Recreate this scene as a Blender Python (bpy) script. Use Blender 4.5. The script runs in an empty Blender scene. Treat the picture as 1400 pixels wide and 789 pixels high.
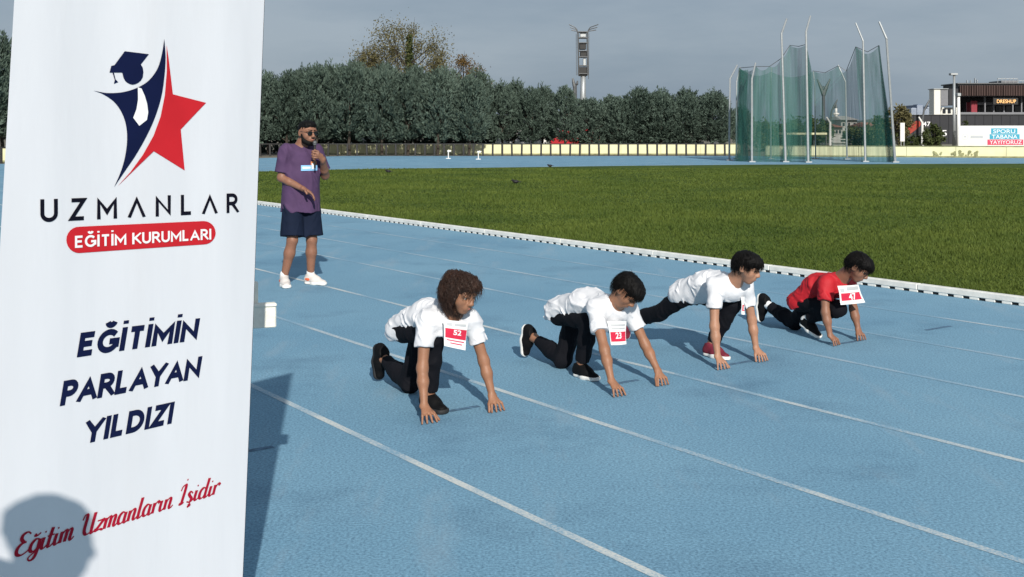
import bpy, math, random
import numpy as np
from mathutils import Vector, Matrix
random.seed(7)
RNG = np.random.default_rng(11)
SC = bpy.context.scene
COL = SC.collection
# ------------------------------------------------------------------ camera
FPX, CAMH, YH = 1529.0, 1.65, 182.0          # focal length, lens height and horizon row (photo pixels, 1400x789)
cam = bpy.data.cameras.new('camera')
cam.sensor_width = 36.0
cam.lens = 36.0 * FPX / 1400.0
cam.shift_y = -(394.5 - YH) / 1400.0
cam.clip_end = 6000
cam_o = bpy.data.objects.new('camera', cam); COL.objects.link(cam_o)
cam_o.location = (0, 0, CAMH); cam_o.rotation_euler = (math.radians(90), 0, 0)
SC.camera = cam_o
# ------------------------------------------------------------------ sky, sun, exposure
SUN_EL = math.radians(28.0)
SUN_AZ = math.atan2(0.175, -1.0)             # the sun stands behind the lens, a little to the right
w = bpy.data.worlds.new('World'); SC.world = w; w.use_nodes = True
nt = w.node_tree; nd = nt.nodes; lk = nt.links
nd.clear()
wo = nd.new('ShaderNodeOutputWorld'); bg = nd.new('ShaderNodeBackground')
sky = nd.new('ShaderNodeTexSky'); sky.sky_type = 'NISHITA'; sky.sun_disc = False
sky.sun_elevation = SUN_EL; sky.sun_rotation = SUN_AZ
sky.air_density = 1.0; sky.dust_density = 2.5; sky.ozone_density = 1.2
bg.inputs['Strength'].default_value = 0.10
tc = nd.new('ShaderNodeTexCoord'); mp = nd.new('ShaderNodeMapping')
mp.inputs['Scale'].default_value = (1.0, 1.0, 4.5)
n1 = nd.new('ShaderNodeTexNoise'); n1.inputs['Scale'].default_value = 1.9; n1.inputs['Detail'].default_value = 9; n1.inputs['Roughness'].default_value = 0.6
cr = nd.new('ShaderNodeValToRGB')
cr.color_ramp.elements[0].position = 0.37; cr.color_ramp.elements[0].color = (2.0, 2.6, 3.3, 1)
cr.color_ramp.elements[1].position = 0.64; cr.color_ramp.elements[1].color = (2.9, 3.45, 4.05, 1)
mx = nd.new('ShaderNodeMix'); mx.data_type = 'RGBA'; mx.inputs[0].default_value = 0.9
lk.new(tc.outputs['Generated'], mp.inputs['Vector']); lk.new(mp.outputs['Vector'], n1.inputs['Vector'])
lk.new(n1.outputs['Fac'], cr.inputs['Fac'])
lk.new(sky.outputs['Color'], mx.inputs[6]); lk.new(cr.outputs['Color'], mx.inputs[7])
lk.new(mx.outputs[2], bg.inputs['Color']); lk.new(bg.outputs['Background'], wo.inputs['Surface'])
sl = bpy.data.lights.new('sun', 'SUN'); sl.energy = 4.3; sl.angle = math.radians(0.6); sl.color = (1.0, 0.95, 0.87)
so = bpy.data.objects.new('sun', sl); COL.objects.link(so)
SUND = Vector((0.175, -1.0, math.tan(SUN_EL) * 1.0152)).normalized()
so.rotation_euler = SUND.to_track_quat('Z', 'Y').to_euler(); so.location = (4, -20, 14)
SC.view_settings.view_transform = 'Standard'; SC.view_settings.look = 'None'
SC.view_settings.exposure = 0.25; SC.view_settings.gamma = 1.0; SC.view_settings.use_curve_mapping = False
SC.cycles.max_bounces = 6; SC.cycles.transparent_max_bounces = 24
# ------------------------------------------------------------------ helpers
A = np.array
def unit(v): v = A(v, float); return v / max(np.linalg.norm(v), 1e-9)
CAMP = A([0, 0, CAMH])
def ray(x, y): return A([(x - 700.0) / FPX, 1.0, -(y - YH) / FPX])
def P(x, y, Z): return CAMP + ray(x, y) * Z                    # a pixel's ray at a given distance
def G(x, y, z=0.0): r = ray(x, y); return CAMP + r * ((z - CAMH) / r[2])   # ... where it meets the ground

def link(o, parent=None):
    COL.objects.link(o)
    if parent is not None: o.parent = parent
    return o
def tag(o, label=None, cat=None, group=None, kind=None):
    if label: o['label'] = label
    if cat: o['category'] = cat
    if group: o['group'] = group
    if kind: o['kind'] = kind
    return o
def thing(name, label, cat, loc=(0, 0, 0), group=None):
    o = bpy.data.objects.new(name, None); o.location = tuple(loc); o.empty_display_size = 0.2
    link(o); return tag(o, label, cat, group)
def origin(o):
    v = A([0., 0., 0.])
    while o is not None: v = v + A(o.location); o = o.parent
    return v
def mesh_from(name, verts, faces, mat, smooth=False):
    me = bpy.data.meshes.new(name)
    if isinstance(faces, np.ndarray):
        nv, nf, k = len(verts), len(faces), faces.shape[1]
        me.vertices.add(nv); me.vertices.foreach_set('co', np.asarray(verts, np.float32).ravel())
        me.loops.add(nf * k); me.loops.foreach_set('vertex_index', faces.astype(np.int32).ravel())
        me.polygons.add(nf); me.polygons.foreach_set('loop_start', np.arange(0, nf * k, k, dtype=np.int32))
        me.update(calc_edges=True)
    else:
        me.from_pydata([tuple(map(float, v)) for v in verts], [], [tuple(f) for f in faces])
    if mat is not None: me.materials.append(mat)
    if smooth: me.polygons.foreach_set('use_smooth', np.ones(len(me.polygons), bool))
    me.update(); return me
def part(name, verts, faces, mat, parent=None, smooth=False):
    v = np.asarray(verts, float)
    if parent is not None: v = v - origin(parent)
    o = bpy.data.objects.new(name, mesh_from(name, v, faces, mat, smooth))
    return link(o, parent)

class MB:                                                       # collects solids for ONE mesh
    def __init__(s): s.v = []; s.f = []
    def add(s, v, f):
        n = len(s.v); s.v += [tuple(map(float, p)) for p in v]; s.f += [tuple(i + n for i in q) for q in f]; return s
    def box(s, c, size, X=None, Y=None, Z=None):
        X = unit(X) if X is not None else A([1, 0, 0.]); Z = unit(Z) if Z is not None else A([0, 0, 1.])
        Y = unit(Y) if Y is not None else np.cross(Z, X)
        h = A(size) / 2.; c = A(c, float)
        v = [c + X * h[0] * a + Y * h[1] * b + Z * h[2] * d for a in (-1, 1) for b in (-1, 1) for d in (-1, 1)]
        return s.add(v, [(0, 1, 3, 2), (4, 6, 7, 5), (0, 4, 5, 1), (2, 3, 7, 6), (0, 2, 6, 4), (1, 5, 7, 3)])
    def bevbox(s, c, size, b=0.01, X=None, Z=None):             # box with chamfered edges
        X = unit(X) if X is not None else A([1, 0, 0.]); Z = unit(Z) if Z is not None else A([0, 0, 1.])
        Y = np.cross(Z, X); h = A(size) / 2.; c = A(c, float)
        import itertools
        vs = []; idx = {}
        for sx, sy, sz in itertools.product((-1, 1), repeat=3):
            for ax in range(3):
                q = [h[0] - b, h[1] - b, h[2] - b]; q[ax] = h[ax]
                idx[(sx, sy, sz, ax)] = len(vs)
                vs.append(c + X * sx * q[0] + Y * sy * q[1] + Z * sz * q[2])
        F = []
        for ax in range(3):
            o1, o2 = [i for i in range(3) if i != ax]
            for sg in (-1, 1):
                loop = []
                for a, d in ((-1, -1), (1, -1), (1, 1), (-1, 1)):
                    k = [0, 0, 0]; k[ax] = sg; k[o1] = a; k[o2] = d; loop.append(idx[(*k, ax)])
                F.append(loop)
        for ax in range(3):
            o1, o2 = [i for i in range(3) if i != ax]
            for a in (-1, 1):
                for d in (-1, 1):
                    k0 = [0, 0, 0]; k0[ax] = -1; k0[o1] = a; k0[o2] = d; k1 = list(k0); k1[ax] = 1
                    F.append((idx[(*k0, o1)], idx[(*k1, o1)], idx[(*k1, o2)], idx[(*k0, o2)]))
        for sx, sy, sz in itertools.product((-1, 1), repeat=3): F.append(tuple(idx[(sx, sy, sz, a)] for a in range(3)))
        return s.add(vs, F)
    def tube(s, pts, r, n=8, cap=True):
        pts = [A(p, float) for p in pts]; r = [r] * len(pts) if np.isscalar(r) else list(r)
        vs = []; ref = A([0.13, 0.21, 0.97])
        for i, p in enumerate(pts):
            t = unit(pts[min(i + 1, len(pts) - 1)] - pts[max(i - 1, 0)])
            if abs(t @ ref) > 0.96: ref = A([0.97, 0.2, 0.1])
            a = unit(np.cross(t, ref)); b = np.cross(t, a)
            for k in range(n):
                th = 2 * math.pi * k / n; vs.append(p + (a * math.cos(th) + b * math.sin(th)) * r[i])
        F = [(i * n + k, i * n + (k + 1) % n, (i + 1) * n + (k + 1) % n, (i + 1) * n + k) for i in range(len(pts) - 1) for k in range(n)]
        if cap: F += [tuple(range(n))[::-1], tuple((len(pts) - 1) * n + k for k in range(n))]
        return s.add(vs, F)
    def prism(s, poly, vec):                                    # polygon (3D points) pushed along vec
        n = len(poly); vec = A(vec, float); poly = [A(p, float) for p in poly]
        return s.add(poly + [p + vec for p in poly], [tuple(range(n))[::-1], tuple(n + k for k in range(n))] + [(k, (k + 1) % n, n + (k + 1) % n, n + k) for k in range(n)])
    def ball(s, c, r, n=10, m=7, sc=(1, 1, 1)):
        vs = []
        for i in range(m + 1):
            ph = math.pi * i / m
            for k in range(n):
                th = 2 * math.pi * k / n
                vs.append(A(c) + A([math.sin(ph) * math.cos(th) * sc[0], math.sin(ph) * math.sin(th) * sc[1], math.cos(ph) * sc[2]]) * r)
        return s.add(vs, [(i * n + k, (i + 1) * n + k, (i + 1) * n + (k + 1) % n, i * n + (k + 1) % n) for i in range(m) for k in range(n)])
    def build(s, name, mat, parent=None, smooth=False): return part(name, s.v, s.f, mat, parent, smooth)

# ------------------------------------------------------------------ materials
def mat(name, col, rough=0.65, var=0.12, scale=6.0, bump=0.0, bscale=80.0, metal=0.0, coat=0.0, sss=0.0, spec=0.4, detail=5.0, stretch=(1, 1, 1), transl=0.0):
    m = bpy.data.materials.new(name); m.use_nodes = True; t = m.node_tree; n = t.nodes; l = t.links
    b = n['Principled BSDF']; b.inputs['Roughness'].default_value = rough; b.inputs['Metallic'].default_value = metal
    b.inputs['Specular IOR Level'].default_value = spec; b.inputs['Coat Weight'].default_value = coat
    if sss: b.inputs['Subsurface Weight'].default_value = sss; b.inputs['Subsurface Radius'].default_value = (0.012, 0.005, 0.003)
    co = n.new('ShaderNodeTexCoord'); mpp = n.new('ShaderNodeMapping'); mpp.inputs['Scale'].default_value = stretch
    l.new(co.outputs['Object'], mpp.inputs['Vector'])
    no = n.new('ShaderNodeTexNoise'); no.inputs['Scale'].default_value = scale; no.inputs['Detail'].default_value = detail
    l.new(mpp.outputs['Vector'], no.inputs['Vector'])
    r = n.new('ShaderNodeValToRGB'); c = A(col[:3], float)
    r.color_ramp.elements[0].position = 0.28; r.color_ramp.elements[0].color = (*np.clip(c * (1 - var), 0, 1), 1)
    r.color_ramp.elements[1].position = 0.72; r.color_ramp.elements[1].color = (*np.clip(c * (1 + var), 0, 1), 1)
    l.new(no.outputs['Fac'], r.inputs['Fac']); l.new(r.outputs['Color'], b.inputs['Base Color'])
    if bump:
        nb = n.new('ShaderNodeTexNoise'); nb.inputs['Scale'].default_value = bscale; nb.inputs['Detail'].default_value = 4
        l.new(mpp.outputs['Vector'], nb.inputs['Vector'])
        bp = n.new('ShaderNodeBump'); bp.inputs['Strength'].default_value = bump; bp.inputs['Distance'].default_value = 0.01
        l.new(nb.outputs['Fac'], bp.inputs['Height']); l.new(bp.outputs['Normal'], b.inputs['Normal'])
    if transl:
        tr = n.new('ShaderNodeBsdfTranslucent'); l.new(r.outputs['Color'], tr.inputs['Color'])
        ms = n.new('ShaderNodeMixShader'); ms.inputs['Fac'].default_value = transl
        l.new(b.outputs['BSDF'], ms.inputs[1]); l.new(tr.outputs['BSDF'], ms.inputs[2]); l.new(ms.outputs['Shader'], n['Material Output'].inputs['Surface'])
    return m
M = {}
def track_material():
    m = bpy.data.materials.new('blue_track_rubber'); m.use_nodes = True; t = m.node_tree; n = t.nodes; l = t.links
    b = n['Principled BSDF']; b.inputs['Roughness'].default_value = 0.85; b.inputs['Specular IOR Level'].default_value = 0.25
    co = n.new('ShaderNodeTexCoord')
    def noise(sc, det, ro=0.55, vec=None):
        x = n.new('ShaderNodeTexNoise'); x.inputs['Scale'].default_value = sc; x.inputs['Detail'].default_value = det; x.inputs['Roughness'].default_value = ro
        l.new(vec or co.outputs['Object'], x.inputs['Vector']); return x
    def ramp(src, stops):
        r = n.new('ShaderNodeValToRGB'); r.color_ramp.elements[0].position = stops[0][0]; r.color_ramp.elements[0].color = (*stops[0][1], 1)
        r.color_ramp.elements[1].position = stops[1][0]; r.color_ramp.elements[1].color = (*stops[1][1], 1)
        l.new(src, r.inputs['Fac']); return r
    def mixc(mode, fac, a, c):
        x = n.new('ShaderNodeMix'); x.data_type = 'RGBA'; x.blend_type = mode
        if isinstance(fac, (int, float)): x.inputs[0].default_value = fac
        else: l.new(fac, x.inputs[0])
        l.new(a, x.inputs[6]); l.new(c, x.inputs[7]); return x.outputs[2]
    base = ramp(noise(0.5, 6).outputs['Fac'], [(0.3, (0.152, 0.302, 0.425)), (0.7, (0.196, 0.358, 0.478))])
    gran = ramp(noise(75, 3, 0.7).outputs['Fac'], [(0.30, (0.50, 0.53, 0.56)), (0.68, (1.3, 1.28, 1.25))])
    c1 = mixc('MULTIPLY', 1.0, base.outputs['Color'], gran.outputs['Color'])
    mp2 = n.new('ShaderNodeMapping'); mp2.inputs['Rotation'].default_value = (0, 0, math.radians(35.5)); mp2.inputs['Scale'].default_value = (1.6, 0.35, 1)
    l.new(co.outputs['Object'], mp2.inputs['Vector'])
    worn = ramp(noise(1.7, 9, 0.65, mp2.outputs['Vector']).outputs['Fac'], [(0.56, (0, 0, 0)), (0.78, (1, 1, 1))])
    pale = n.new('ShaderNodeRGB'); pale.outputs[0].default_value = (0.27, 0.36, 0.43, 1)
    wf = n.new('ShaderNodeMath'); wf.operation = 'MULTIPLY'; wf.inputs[1].default_value = 0.65; l.new(worn.outputs['Color'], wf.inputs[0])
    c2 = mixc('MIX', wf.outputs[0], c1, pale.outputs[0])
    spk = ramp(noise(260, 1).outputs['Fac'], [(0.70, (1, 1, 1)), (0.76, (0.35, 0.38, 0.42))])
    c3 = mixc('MULTIPLY', 1.0, c2, spk.outputs['Color'])
    stn = ramp(noise(0.9, 8, 0.7).outputs['Fac'], [(0.30, (0.74, 0.76, 0.79)), (0.48, (1, 1, 1))])
    c4 = mixc('MULTIPLY', 1.0, c3, stn.outputs['Color'])
    l.new(c4, b.inputs['Base Color'])
    bp = n.new('ShaderNodeBump'); bp.inputs['Strength'].default_value = 0.35; bp.inputs['Distance'].default_value = 0.004
    l.new(noise(160, 3).outputs['Fac'], bp.inputs['Height']); l.new(bp.outputs['Normal'], b.inputs['Normal'])
    return m
def line_material(nm='worn_white_line_paint', lo=.43, hi=.59, wc=(0.58, 0.60, 0.57, 1)):
    m = bpy.data.materials.new(nm); m.use_nodes = True; t = m.node_tree; n = t.nodes; l = t.links
    b = n['Principled BSDF']; b.inputs['Roughness'].default_value = 0.8
    co = n.new('ShaderNodeTexCoord'); a = n.new('ShaderNodeTexNoise'); a.inputs['Scale'].default_value = 70; a.inputs['Detail'].default_value = 5; a.inputs['Roughness'].default_value = 0.75
    c = n.new('ShaderNodeTexNoise'); c.inputs['Scale'].default_value = 1.3; c.inputs['Detail'].default_value = 4
    for x in (a, c): l.new(co.outputs['Object'], x.inputs['Vector'])
    ad = n.new('ShaderNodeMath'); ad.operation = 'ADD'; l.new(a.outputs['Fac'], ad.inputs[0]); l.new(c.outputs['Fac'], ad.inputs[1])
    r = n.new('ShaderNodeValToRGB'); r.color_ramp.elements[0].position = lo; r.color_ramp.elements[0].color = (0.17, 0.32, 0.44, 1)
    r.color_ramp.elements[1].position = hi; r.color_ramp.elements[1].color = wc
    dv = n.new('ShaderNodeMath'); dv.operation = 'MULTIPLY'; dv.inputs[1].default_value = 0.5; l.new(ad.outputs[0], dv.inputs[0])
    l.new(dv.outputs[0], r.inputs['Fac']); l.new(r.outputs['Color'], b.inputs['Base Color'])
    return m
def lawn_material():
    m = bpy.data.materials.new('mown_lawn'); m.use_nodes = True; t = m.node_tree; n = t.nodes; l = t.links
    b = n['Principled BSDF']; b.inputs['Roughness'].default_value = 0.9; b.inputs['Specular IOR Level'].default_value = 0.15
    co = n.new('ShaderNodeTexCoord'); cols = []
    def noise(sc, det, ro=0.6):
        x = n.new('ShaderNodeTexNoise'); x.inputs['Scale'].default_value = sc; x.inputs['Detail'].default_value = det; x.inputs['Roughness'].default_value = ro
        l.new(co.outputs['Object'], x.inputs['Vector']); return x.outputs['Fac']
    r1 = n.new('ShaderNodeValToRGB'); r1.color_ramp.elements[0].position = 0.3; r1.color_ramp.elements[0].color = (0.034, 0.066, 0.010, 1)
    r1.color_ramp.elements[1].position = 0.7; r1.color_ramp.elements[1].color = (0.088, 0.132, 0.022, 1)
    l.new(noise(0.33, 7), r1.inputs['Fac'])
    r2 = n.new('ShaderNodeValToRGB'); r2.color_ramp.elements[0].position = 0.3; r2.color_ramp.elements[0].color = (0.55, 0.6, 0.55, 1)
    r2.color_ramp.elements[1].position = 0.7; r2.color_ramp.elements[1].color = (1.3, 1.25, 1.2, 1)
    l.new(noise(14, 6, 0.75), r2.inputs['Fac'])
    x = n.new('ShaderNodeMix'); x.data_type = 'RGBA'; x.blend_type = 'MULTIPLY'; x.inputs[0].default_value = 1
    l.new(r1.outputs['Color'], x.inputs[6]); l.new(r2.outputs['Color'], x.inputs[7]); l.new(x.outputs[2], b.inputs['Base Color'])
    bp = n.new('ShaderNodeBump'); bp.inputs['Strength'].default_value = 0.8; bp.inputs['Distance'].default_value = 0.03
    l.new(noise(30, 5), bp.inputs['Height']); l.new(bp.outputs['Normal'], b.inputs['Normal'])
    return m
def leaf_material(name, c0, c1, sc=3.0, rough=0.7, isl=1.0):
    m = bpy.data.materials.new(name); m.use_nodes = True; t = m.node_tree; n = t.nodes; l = t.links
    b = n['Principled BSDF']; b.inputs['Roughness'].default_value = rough; b.inputs['Specular IOR Level'].default_value = 0.25
    g = n.new('ShaderNodeNewGeometry'); r = n.new('ShaderNodeValToRGB')
    co = n.new('ShaderNodeTexCoord'); no = n.new('ShaderNodeTexNoise'); no.inputs['Scale'].default_value = sc; l.new(co.outputs['Object'], no.inputs['Vector'])
    oi = n.new('ShaderNodeObjectInfo')
    ad = n.new('ShaderNodeMath'); ad.operation = 'MULTIPLY_ADD'; ad.inputs[1].default_value = isl; l.new(g.outputs['Random Per Island'], ad.inputs[0])
    nz_ = n.new('ShaderNodeMath'); nz_.operation = 'MULTIPLY'; nz_.inputs[1].default_value = 2.0 - isl; l.new(no.outputs['Fac'], nz_.inputs[0]); l.new(nz_.outputs[0], ad.inputs[2])
    a2 = n.new('ShaderNodeMath'); a2.operation = 'MULTIPLY_ADD'; a2.inputs[1].default_value = 0.4; l.new(oi.outputs['Random'], a2.inputs[0]); l.new(ad.outputs[0], a2.inputs[2])
    dv = n.new('ShaderNodeMath'); dv.operation = 'MULTIPLY'; dv.inputs[1].default_value = 0.42; l.new(a2.outputs[0], dv.inputs[0])
    r.color_ramp.elements[0].position = 0.2; r.color_ramp.elements[0].color = (*c0, 1); r.color_ramp.elements[1].position = 0.8; r.color_ramp.elements[1].color = (*c1, 1)
    l.new(dv.outputs[0], r.inputs['Fac']); l.new(r.outputs['Color'], b.inputs['Base Color'])
    tr = n.new('ShaderNodeBsdfTranslucent'); l.new(r.outputs['Color'], tr.inputs['Color'])
    ms = n.new('ShaderNodeMixShader'); ms.inputs['Fac'].default_value = 0.2
    l.new(b.outputs['BSDF'], ms.inputs[1]); l.new(tr.outputs['BSDF'], ms.inputs[2]); l.new(ms.outputs['Shader'], n['Material Output'].inputs['Surface'])
    return m
def net_material():
    m = bpy.data.materials.new('green_netting'); m.use_nodes = True; t = m.node_tree; n = t.nodes; l = t.links
    b = n['Principled BSDF']; b.inputs['Base Color'].default_value = (0.018, 0.100, 0.078, 1); b.inputs['Roughness'].default_value = 0.7
    tr = n.new('ShaderNodeBsdfTransparent'); ms = n.new('ShaderNodeMixShader')
    co = n.new('ShaderNodeTexCoord'); no = n.new('ShaderNodeTexNoise'); no.inputs['Scale'].default_value = 0.9; no.inputs['Detail'].default_value = 4
    mpp = n.new('ShaderNodeMapping'); mpp.inputs['Scale'].default_value = (4.5, 4.5, 0.22); l.new(co.outputs['Object'], mpp.inputs['Vector']); l.new(mpp.outputs['Vector'], no.inputs['Vector'])
    mr = n.new('ShaderNodeMapRange'); mr.inputs[1].default_value = 0.3; mr.inputs[2].default_value = 0.7; mr.inputs[3].default_value = 0.28; mr.inputs[4].default_value = 0.64
    l.new(no.outputs['Fac'], mr.inputs[0]); l.new(mr.outputs[0], ms.inputs['Fac'])
    l.new(tr.outputs['BSDF'], ms.inputs[1]); l.new(b.outputs['BSDF'], ms.inputs[2]); l.new(ms.outputs['Shader'], n['Material Output'].inputs['Surface'])
    return m
M['track'] = track_material(); M['line'] = line_material(); M['line_faint'] = line_material('faded_white_line_paint', .45, .62, (.46, .53, .56, 1)); M['lawn'] = lawn_material(); M['net'] = net_material()
M['pine'] = leaf_material('grey_green_conifer_needles', (0.022, 0.040, 0.030), (0.140, 0.192, 0.152), sc=2.2, isl=.35)
M['leaf_brown'] = leaf_material('thin_olive_brown_leaves', (0.06, 0.058, 0.022), (0.17, 0.15, 0.07))
M['leaf_rust'] = leaf_material('rust_autumn_leaves', (0.06, 0.04, 0.012), (0.19, 0.115, 0.035))
M['leaf_green'] = leaf_material('mid_green_leaves', (0.025, 0.04, 0.012), (0.09, 0.11, 0.035))
M['blade'] = leaf_material('grass_blades', (0.026, 0.062, 0.008), (0.135, 0.172, 0.030), sc=0.4, isl=.5)
M['bark'] = mat('dark_bark', (0.045, 0.036, 0.028), 0.9, 0.3, 4, 0.5, 20)
M['earth'] = mat('dry_earth', (0.16, 0.145, 0.11), 0.95, 0.25, 0.4, 0.3, 4)
M['cream'] = mat('cream_wall_paint', (0.68, 0.66, 0.42), 0.85, 0.1, 1.2, 0.2, 20)
M['cream_stain'] = mat('olive_wall_stain', (0.25, 0.25, 0.13), 0.9, 0.35, 3)
M['black_metal'] = mat('black_fence_metal', (0.02, 0.02, 0.02), 0.6, 0.2, 8)
M['white_paint'] = mat('white_paint', (0.74, 0.73, 0.70), 0.55, 0.06, 5, 0.1, 30)
M['kerb_white'] = mat('weathered_white_kerb', (0.74, 0.73, 0.69), 0.6, 0.12, 9, 0.15, 40)
M['wood_white'] = mat('chipped_white_boards', (0.74, 0.72, 0.64), 0.7, 0.2, 14, 0.35, 60)
M['steel'] = mat('galvanised_steel', (0.36, 0.38, 0.39), 0.5, 0.12, 10, metal=0.5)
M['steel_dark'] = mat('dull_dark_steel', (0.10, 0.105, 0.11), 0.55, 0.2, 8, metal=0.3)
M['navy'] = mat('navy_print', (0.005, 0.009, 0.042), 0.65, 0.08, 10, spec=.1)
M['black_print'] = mat('near_black_print', (0.005, 0.005, 0.012), 0.65, 0.08, 10, spec=.1)
M['red_print'] = mat('red_print', (0.50, 0.018, 0.026), 0.6, 0.06, 10, spec=.12)
M['crimson'] = mat('crimson_script_print', (0.36, 0.008, 0.028), 0.6, 0.06, 10, spec=.12)
M['white_print'] = mat('white_print', (0.80, 0.80, 0.80), 0.55, 0.03, 10)
M['banner'] = mat('banner_fabric', (0.745, 0.752, 0.78), 0.55, 0.025, 3.0, 0.10, 7, stretch=(3, 3, 0.6), transl=0.16)
M['dark_window'] = mat('dark_window_glass', (0.02, 0.024, 0.03), 0.15, 0.2, 3)
M['tyre'] = mat('black_rubber', (0.015, 0.015, 0.016), 0.7, 0.15, 20, 0.1, 60)
# ------------------------------------------------------------------ the lane frame
FW = unit([0.58, -0.814, 0]); LT = A([-FW[1], FW[0], 0])       # running direction and the runners' left
def LN(D, s, z=0.0): return LT * D - FW * s + A([0, 0, z])      # D across the lanes, s back along them
def sheet(name, poly, z, m, kind='structure'):
    o = part(name, [(x, y, z) for x, y in poly], [tuple(range(len(poly)))], m); tag(o, kind=kind); return o
# ------------------------------------------------------------------ ground
sheet('ground', [(-1500, -300), (1500, -300), (1500, 2500), (-1500, 2500)], -0.03, M['earth'])
sheet('running_track', [(-70, -20), (90, -20), (90, 70.3), (34, 73.4), (17, 80.6), (-12, 80.6), (-25, 61.5), (-60, 40)], 0.0, M['track'])
KD = 10.18
lawn_poly = [LN(KD + 0.10, -45)[:2], LN(KD + 0.10, 31)[:2], (-11.3, 35), (-12.2, 39.5), (-12.1, 44), (-10.7, 47.6), (-8.1, 50.3), (-4, 52.3), (0, 53.7), (6, 56.3), (12.7, 58.3), (20, 59.5), (27.5, 60.2), (60, 62), (88, 40), (88, -31)]
sheet('lawn', lawn_poly, 0.006, M['lawn'])
LINES = [2.855, 4.10, 5.352, 6.66, 7.75, 8.915]
for D in LINES:
    mb = MB(); n = 60; ss = np.linspace(-14, 62, n + 1)
    mb.add([LN(D + sg * 0.023, s, 0.0018) for s in ss for sg in (-1, 1)], [(2 * i, 2 * i + 1, 2 * i + 3, 2 * i + 2) for i in range(n)])
    tag(mb.build('lane_line', M['line'] if D < 6 else M['line_faint']), kind='structure')
arc = [A([*p, 0.0]) for p in lawn_poly[4:14]]
for off in (0.35, 2.4, 5.0, 9.0):
    mb = MB(); pts = []
    for i, p in enumerate(arc):
        t = unit(arc[min(i + 1, len(arc) - 1)] - arc[max(i - 1, 0)]); nn = A([-t[1], t[0], 0])
        for sg in (-1, 1): pts.append(p + nn * (off + sg * (0.16 if off < 1 else 0.06)) + A([0, 0, 0.004]))
    mb.add(pts, [(2 * i, 2 * i + 2, 2 * i + 3, 2 * i + 1) for i in range(len(arc) - 1)])
    tag(mb.build('far_lane_line', M['line_faint']), kind='structure')
M['dark_mark'] = mat('dark_start_mark', (0.075, 0.15, 0.235), 0.85, 0.45, 30, 0.4, 120)
for (xa, ya, xb, yb) in [(338, 617.5, 373, 610.5), (613, 562.5, 655, 555.5), (826, 527.5, 872, 519.5), (996, 499, 1030, 493), (1150, 470, 1178, 465), (1262, 451, 1303, 446.5)]:
    a, b = G(xa, ya), G(xb, yb); c = (a + b) / 2; ln = np.linalg.norm(b - a) / 2
    mb = MB(); mb.add([c + LT * sx * ln + FW * sy * 0.022 + A([0, 0, 0.0016]) for sx, sy in ((-1, -1), (1, -1), (1, 1), (-1, 1))], [(0, 1, 2, 3)])
    tag(mb.build('start_mark', M['dark_mark']), kind='structure')
# grass blades: denser near the kerb, one mass
def in_poly(px, py, poly):
    c = np.zeros(len(px), bool); n = len(poly)
    for i in range(n):
        (x0, y0), (x1, y1) = poly[i], poly[(i + 1) % n]
        k = ((y0 > py) != (y1 > py)) & (px < (x1 - x0) * (py - y0) / (y1 - y0 + 1e-12) + x0); c ^= k
    return c
def grass(N=620000):
    u = RNG.uniform(0, 1, N); Z = 9.0 * (52.0 / 9.0) ** (u ** 1.15); X = Z * RNG.uniform(-0.34, 0.62, N)
    k = in_poly(X, Z, [tuple(p) for p in lawn_poly]); X, Z = X[k], Z[k]; n = len(X)
    hgt = RNG.uniform(0.018, 0.055, n) * (1 + 0.35 * np.sin(X * 0.9 + 2 * np.sin(Z * 0.5))); wid = 0.0022 + 0.00042 * Z * RNG.uniform(0.5, 1.2, n)
    th = RNG.uniform(0, 2 * np.pi, n); ln = RNG.normal(0, 0.022, (n, 2))
    base = np.stack([X, Z, np.full(n, 0.006)], 1); dx = np.stack([np.cos(th), np.sin(th), 0 * th], 1) * wid[:, None]
    top = base + np.stack([ln[:, 0], ln[:, 1], hgt], 1)
    v = np.stack([base - dx, base + dx, top], 1).reshape(-1, 3)
    o = part('grass', v, np.arange(3 * n).reshape(-1, 3), M['blade'])
    tag(o, 'short mown green grass covering the infield behind the white kerb', 'grass', kind='stuff')
grass()
# ------------------------------------------------------------------ kerb: rails on little feet, dark gaps between
kb = thing('track_kerb', 'low white track kerb with black gaps along the lawn edge', 'kerb', LN(KD, 6))
ang = math.atan2(FW[1], FW[0])
me_foot = mesh_from('foot', *(lambda b: (b.v, b.f))(MB().bevbox((0, 0, 0.014), (0.100, 0.075, 0.028), 0.003)), M['kerb_white'])
me_rail = mesh_from('rail', *(lambda b: (b.v, b.f))(MB().bevbox((0, 0, 0.056), (1.994, 0.085, 0.060), 0.006)), M['kerb_white'])
M['kerb_black'] = mat('black_kerb_insert', (0.012, 0.012, 0.013), 0.7, 0.2, 20)
def kput(name, me, s, dz=0.0, tilt=0.0):
    o = bpy.data.objects.new(name, me); o.location = tuple(LN(KD, s, dz) - A(kb.location)); o.rotation_euler = (0, 0, ang + tilt); link(o, kb)
s = 2.0
while s < 31:
    kput('rail', me_rail, s, 0.001, random.uniform(-0.0015, 0.0015)); s += 2.0
mb = MB().box((0, 0, 0.013), (30.0, 0.05, 0.025)); me_b = mesh_from('backing_strip', mb.v, mb.f, M['kerb_black']); kput('backing_strip', me_b, 16.0)
s = 1.2
while s < 31.5:
    kput('foot', me_foot, s, 0.0005); s += 0.172
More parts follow.
